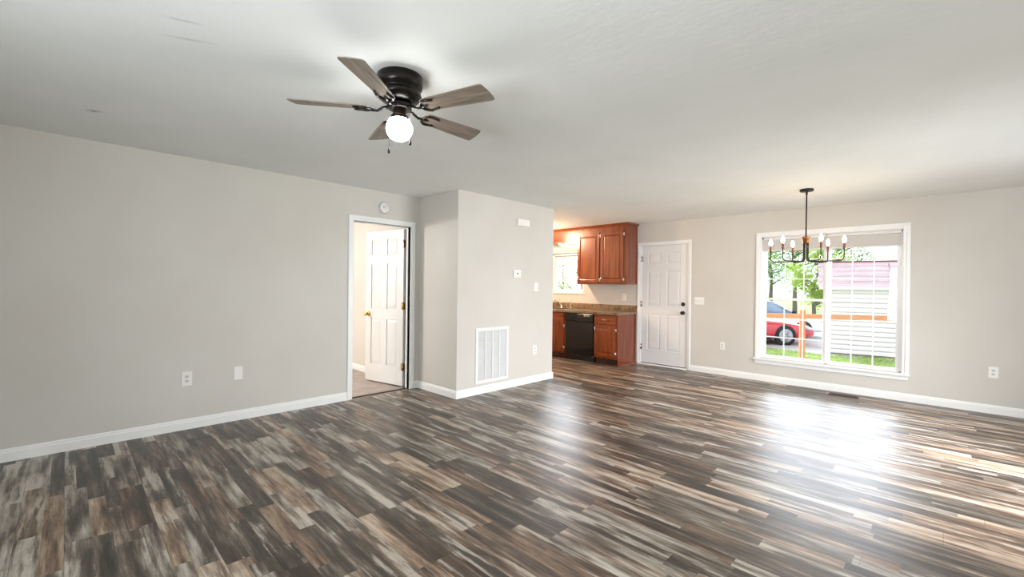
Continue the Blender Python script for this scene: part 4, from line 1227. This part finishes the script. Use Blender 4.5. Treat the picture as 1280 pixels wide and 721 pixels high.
# cars
def car(name, loc, rz, paint, label, zs=1.0, cab=0.0):
    """x forward (nose at +x), wheels on z=0, front axle at x=0"""
    e = empty(name, loc, rz, label, 'car')
    WB, FO, RO, hw = 2.60, 1.12, 0.95, 0.88
    st = [(-WB - RO, 0.42, 0.72, 0.70), (-WB - RO + 0.10, 0.30, 0.92, 0.80), (-WB - 0.35, 0.24, 0.99, 0.87), (-WB + 0.2, 0.20, 1.00, 0.885), (-1.6, 0.19, 0.97, 0.89), (-0.55, 0.19, 0.95, 0.885), (-0.1, 0.20, 0.90, 0.88), (0.35, 0.21, 0.82, 0.86), (0.76, 0.23, 0.75, 0.845), (0.98, 0.26, 0.68, 0.79), (1.08, 0.30, 0.62, 0.70), (FO, 0.36, 0.56, 0.58)]
    secs = []
    for (x, zb, zt, w) in st:
        s = []
        for (fy, fz) in ((-0.90, 0.0), (-1.0, 0.25), (-1.0, 0.62), (-0.93, 0.88), (-0.72, 0.985), (0, 1.02), (0.72, 0.985), (0.93, 0.88), (1.0, 0.62), (1.0, 0.25), (0.90, 0.0)):
            s.append((x, fy * w, zb + (zt * zs - zb) * fz))
        secs.append(s)
    body = MB().loft(secs).build('body', paint, e, local=True)
    # greenhouse: tinted glass with a painted roof skin over it
    gs = [(-WB - 0.25, 0.96, 0.97, 0.70), (-WB + 0.30, 0.96, 1.34, 0.66), (-1.75, 0.95, 1.42, 0.65), (-1.15, 0.93, 1.40, 0.65), (-0.85, 0.92, 1.30, 0.66), (-0.25, 0.88, 0.93, 0.72)]
    secs = []
    for (x, zb, zt, w) in gs:
        x += cab; zb *= zs; zt *= zs
        secs.append([(x, -0.84, zb - 0.03), (x, -w - 0.04, zb + (zt - zb) * 0.55), (x, -w, zb + (zt - zb) * 0.92), (x, 0, zt), (x, w, zb + (zt - zb) * 0.92), (x, w + 0.04, zb + (zt - zb) * 0.55), (x, 0.84, zb - 0.03)])
    MB().loft(secs).build('windows', M_CGLASS, e, local=True)
    rs = []
    for (x, zt, w) in ((-WB + 0.22, 1.315, 0.63), (-WB + 0.35, 1.365, 0.665), (-1.75, 1.435, 0.665), (-1.15, 1.415, 0.665), (-0.93, 1.345, 0.65)):
        x += cab; zt *= zs
        rs.append([(x, -w, zt - 0.055), (x, -w * 0.9, zt - 0.012), (x, 0, zt + 0.004), (x, w * 0.9, zt - 0.012), (x, w, zt - 0.055), (x, w * 0.9, zt - 0.045), (x, 0, zt - 0.03), (x, -w * 0.9, zt - 0.045)])
    MB().loft(rs).build('roof_panel', paint, e, local=True)
    for s in (-1, 1):
        for a, b, r in (((-0.93, 0.645, 1.31), (-0.30, 0.80, 0.93), 0.035), ((-1.62, 0.68, 1.37), (-1.66, 0.845, 0.97), 0.040), ((-WB + 0.22, 0.64, 1.30), (-WB - 0.20, 0.76, 0.99), 0.050)):
            MB().tube([(a[0] + cab, s * a[1], a[2] * zs), (b[0] + cab, s * b[1], b[2] * zs)], r, 8).build('roof_pillar', paint, e, local=True)
        for x in (0.0, -WB):
            MB().lathe([(0, -0.01), (0.345, -0.01), (0.345, 0.02), (0, 0.02)], (x, s * 0.875, 0.31), 28, 'y').build('wheel_arch', M_TYRE, e, local=True)
    for x in (0.0, -WB):
        for s in (-1, 1):
            yc = s * 0.80
            wh = MB().lathe([(0.20, -0.10), (0.295, -0.10), (0.31, -0.08), (0.31, 0.08), (0.295, 0.10), (0.20, 0.10)], (x, yc, 0.31), 32, 'y').build('wheel', M_TYRE, e, local=True)
            rm = MB()
            yo = s * 0.905
            rm.lathe([(0.05, 0), (0.06, s * 0.012), (0.0, s * 0.014)], (x, yo, 0.31), 16, 'y')
            for k in range(5):
                t = 2 * PI * k / 5 + 0.3
                rm.box(0.03, 0.215, -0.012, 0.012, -0.026, 0.026, mat=Matrix.Translation((x, yo, 0.31)) @ Matrix.Rotation(t, 4, 'Y'))
            rm.lathe([(0.198, -0.012), (0.222, -0.012), (0.222, 0.012), (0.198, 0.012)], (x, yo, 0.31), 28, 'y')
            rm.build('rim', M_RIM, wh, local=True)
    for s in (-1, 1):
        MB().loft([[(0.70, s * 0.865, 0.66 * zs), (0.70, s * 0.87, 0.60 * zs), (0.70, s * 0.80, 0.60 * zs), (0.70, s * 0.79, 0.69 * zs)], [(1.00, s * 0.80, 0.60 * zs), (1.00, s * 0.80, 0.53 * zs), (1.00, s * 0.68, 0.53 * zs), (1.00, s * 0.66, 0.62 * zs)]]).build('headlamp', M_LAMP, e, local=True)
        MB().sphere((-0.42 + cab, s * 0.97, 0.98 * zs), 0.10, sc=(0.7, 0.9, 0.6), seg=14).build('wing_mirror', M_TYRE, e, local=True)
        MB().box(-1.50, -1.34, s * 0.885 - 0.02, s * 0.885 + 0.02, 0.80 * zs, 0.825 * zs, bev=0.005).build('door_handle', paint, e, local=True)
    MB().box(0.90, 1.125, -0.54, 0.54, 0.30, 0.38, bev=0.02).build('lower_grille', M_TYRE, e, local=True)
    MB().box(-WB + 0.45, -0.45, -0.90, 0.90, 0.165, 0.215, bev=0.01).build('sill_trim', M_TYRE, e, local=True)
    return e


chead = math.atan2(0.7030, 0.7110)
car('car', (0.469, 13.98, ZG + 0.006), chead, M_RED, 'red coupe parked on the driveway outside the double window', 0.87, -0.55)
car('car', (0.385, 16.92, ZG + 0.006), chead, M_WHITE, 'white car parked behind the red coupe')
car('car', (-12.5, 47.5, ZG), chead, M_DARKCAR, 'dark car on the far side of the street')


# trees
def tree(px, py, hgt, trunk_r, crown, nleaf, leaf, mat, label, seed, trunk_h=None):
    rnd = random.Random(seed)
    e = empty('tree', (px, py, ZG), 0, label, 'tree', 'trees beyond the driveway')
    th_ = trunk_h or hgt * 0.35
    t = MB()
    wob = [(rnd.uniform(-0.15, 0.15), rnd.uniform(-0.15, 0.15)) for _ in range(5)]
    t.tube([(wob[k][0] * k * 0.4, wob[k][1] * k * 0.4, hgt * 0.85 * k / 4) for k in range(5)], [trunk_r, trunk_r * 0.85, trunk_r * 0.6, trunk_r * 0.35, trunk_r * 0.1], 10)
    tips = []
    for k in range(16):
        z0 = rnd.uniform(th_, hgt * 0.75)
        a = rnd.uniform(0, 2 * PI); L = crown * rnd.uniform(0.5, 1.0)
        p0 = Vector((0, 0, z0)); p2 = p0 + Vector((math.cos(a) * L, math.sin(a) * L, L * rnd.uniform(0.35, 0.9)))
        p1 = (p0 + p2) / 2 + Vector((0, 0, -0.12 * L))
        t.tube([p0, p1, p2], [trunk_r * 0.40, trunk_r * 0.24, trunk_r * 0.06], 6)
        tips += [p2, (p1 + p2) / 2]
    t.build('trunk', M_BARK, e, local=True)
    f = MB()
    cz = (th_ + hgt) / 2
    for k in range(nleaf):
        c_ = rnd.choice(tips)
        p = c_ + Vector((rnd.gauss(0, 1), rnd.gauss(0, 1), rnd.gauss(0, 0.8))) * crown * 0.22
        n = Vector((rnd.gauss(0, 1), rnd.gauss(0, 1), rnd.gauss(0, 1) + 0.6)).normalized()
        u = n.orthogonal().normalized(); v = n.cross(u)
        s = leaf * rnd.uniform(0.6, 1.3)
        f.b.faces.new([f.b.verts.new(p - u * s), f.b.verts.new(p + v * s * 0.5), f.b.verts.new(p + u * s), f.b.verts.new(p - v * s * 0.5)])
    f.build('foliage', mat, e, local=True)
    return e


def ground_at(px, depth):
    """a point on the ground seen at picture column px at the given distance"""
    lat = (px - 640) / 551.484 * depth
    return (4.8565 - 0.7031 * depth + 0.7110 * lat, -3.2042 + 0.7111 * depth + 0.7030 * lat)


x, y = ground_at(994, 27); tree(x, y, 6.6, 0.14, 2.0, 1500, 0.11, M_LEAF[0], 'young leafy tree with a bare dark trunk at the middle of the left sash', 3, 1.9)
x, y = ground_at(963, 38); tree(x, y, 7.6, 0.17, 2.2, 1400, 0.12, M_LEAF[1], 'pale sage tree at the left edge of the double window', 5, 2.2)
x, y = ground_at(1019, 21); tree(x, y, 4.4, 0.10, 1.15, 2600, 0.09, M_LEAF[2], 'dense bright green tree beside the mullion of the double window', 8, 0.9)
x, y = ground_at(1048, 30); tree(x, y, 6.8, 0.15, 1.7, 1500, 0.12, M_LEAF[1], 'leafy tree top rising behind the roof of the clapboard house', 11, 2.5)
x, y = ground_at(940, 50); tree(x, y, 7.0, 0.20, 2.6, 1500, 0.14, M_LEAF[0], 'distant leafy tree beyond the street at far left', 13, 2.0)
x, y = ground_at(703, 33); tree(x, y, 5.6, 0.14, 1.9, 420, 0.13, M_LEAF_PALE, 'pale leafy tree outside the kitchen window, behind its left panes', 17, 1.2)
x, y = ground_at(727, 27); tree(x, y, 4.2, 0.12, 1.5, 520, 0.12, M_LEAF_PALE, 'small pale green tree outside the kitchen window, behind its right panes', 19, 0.8)
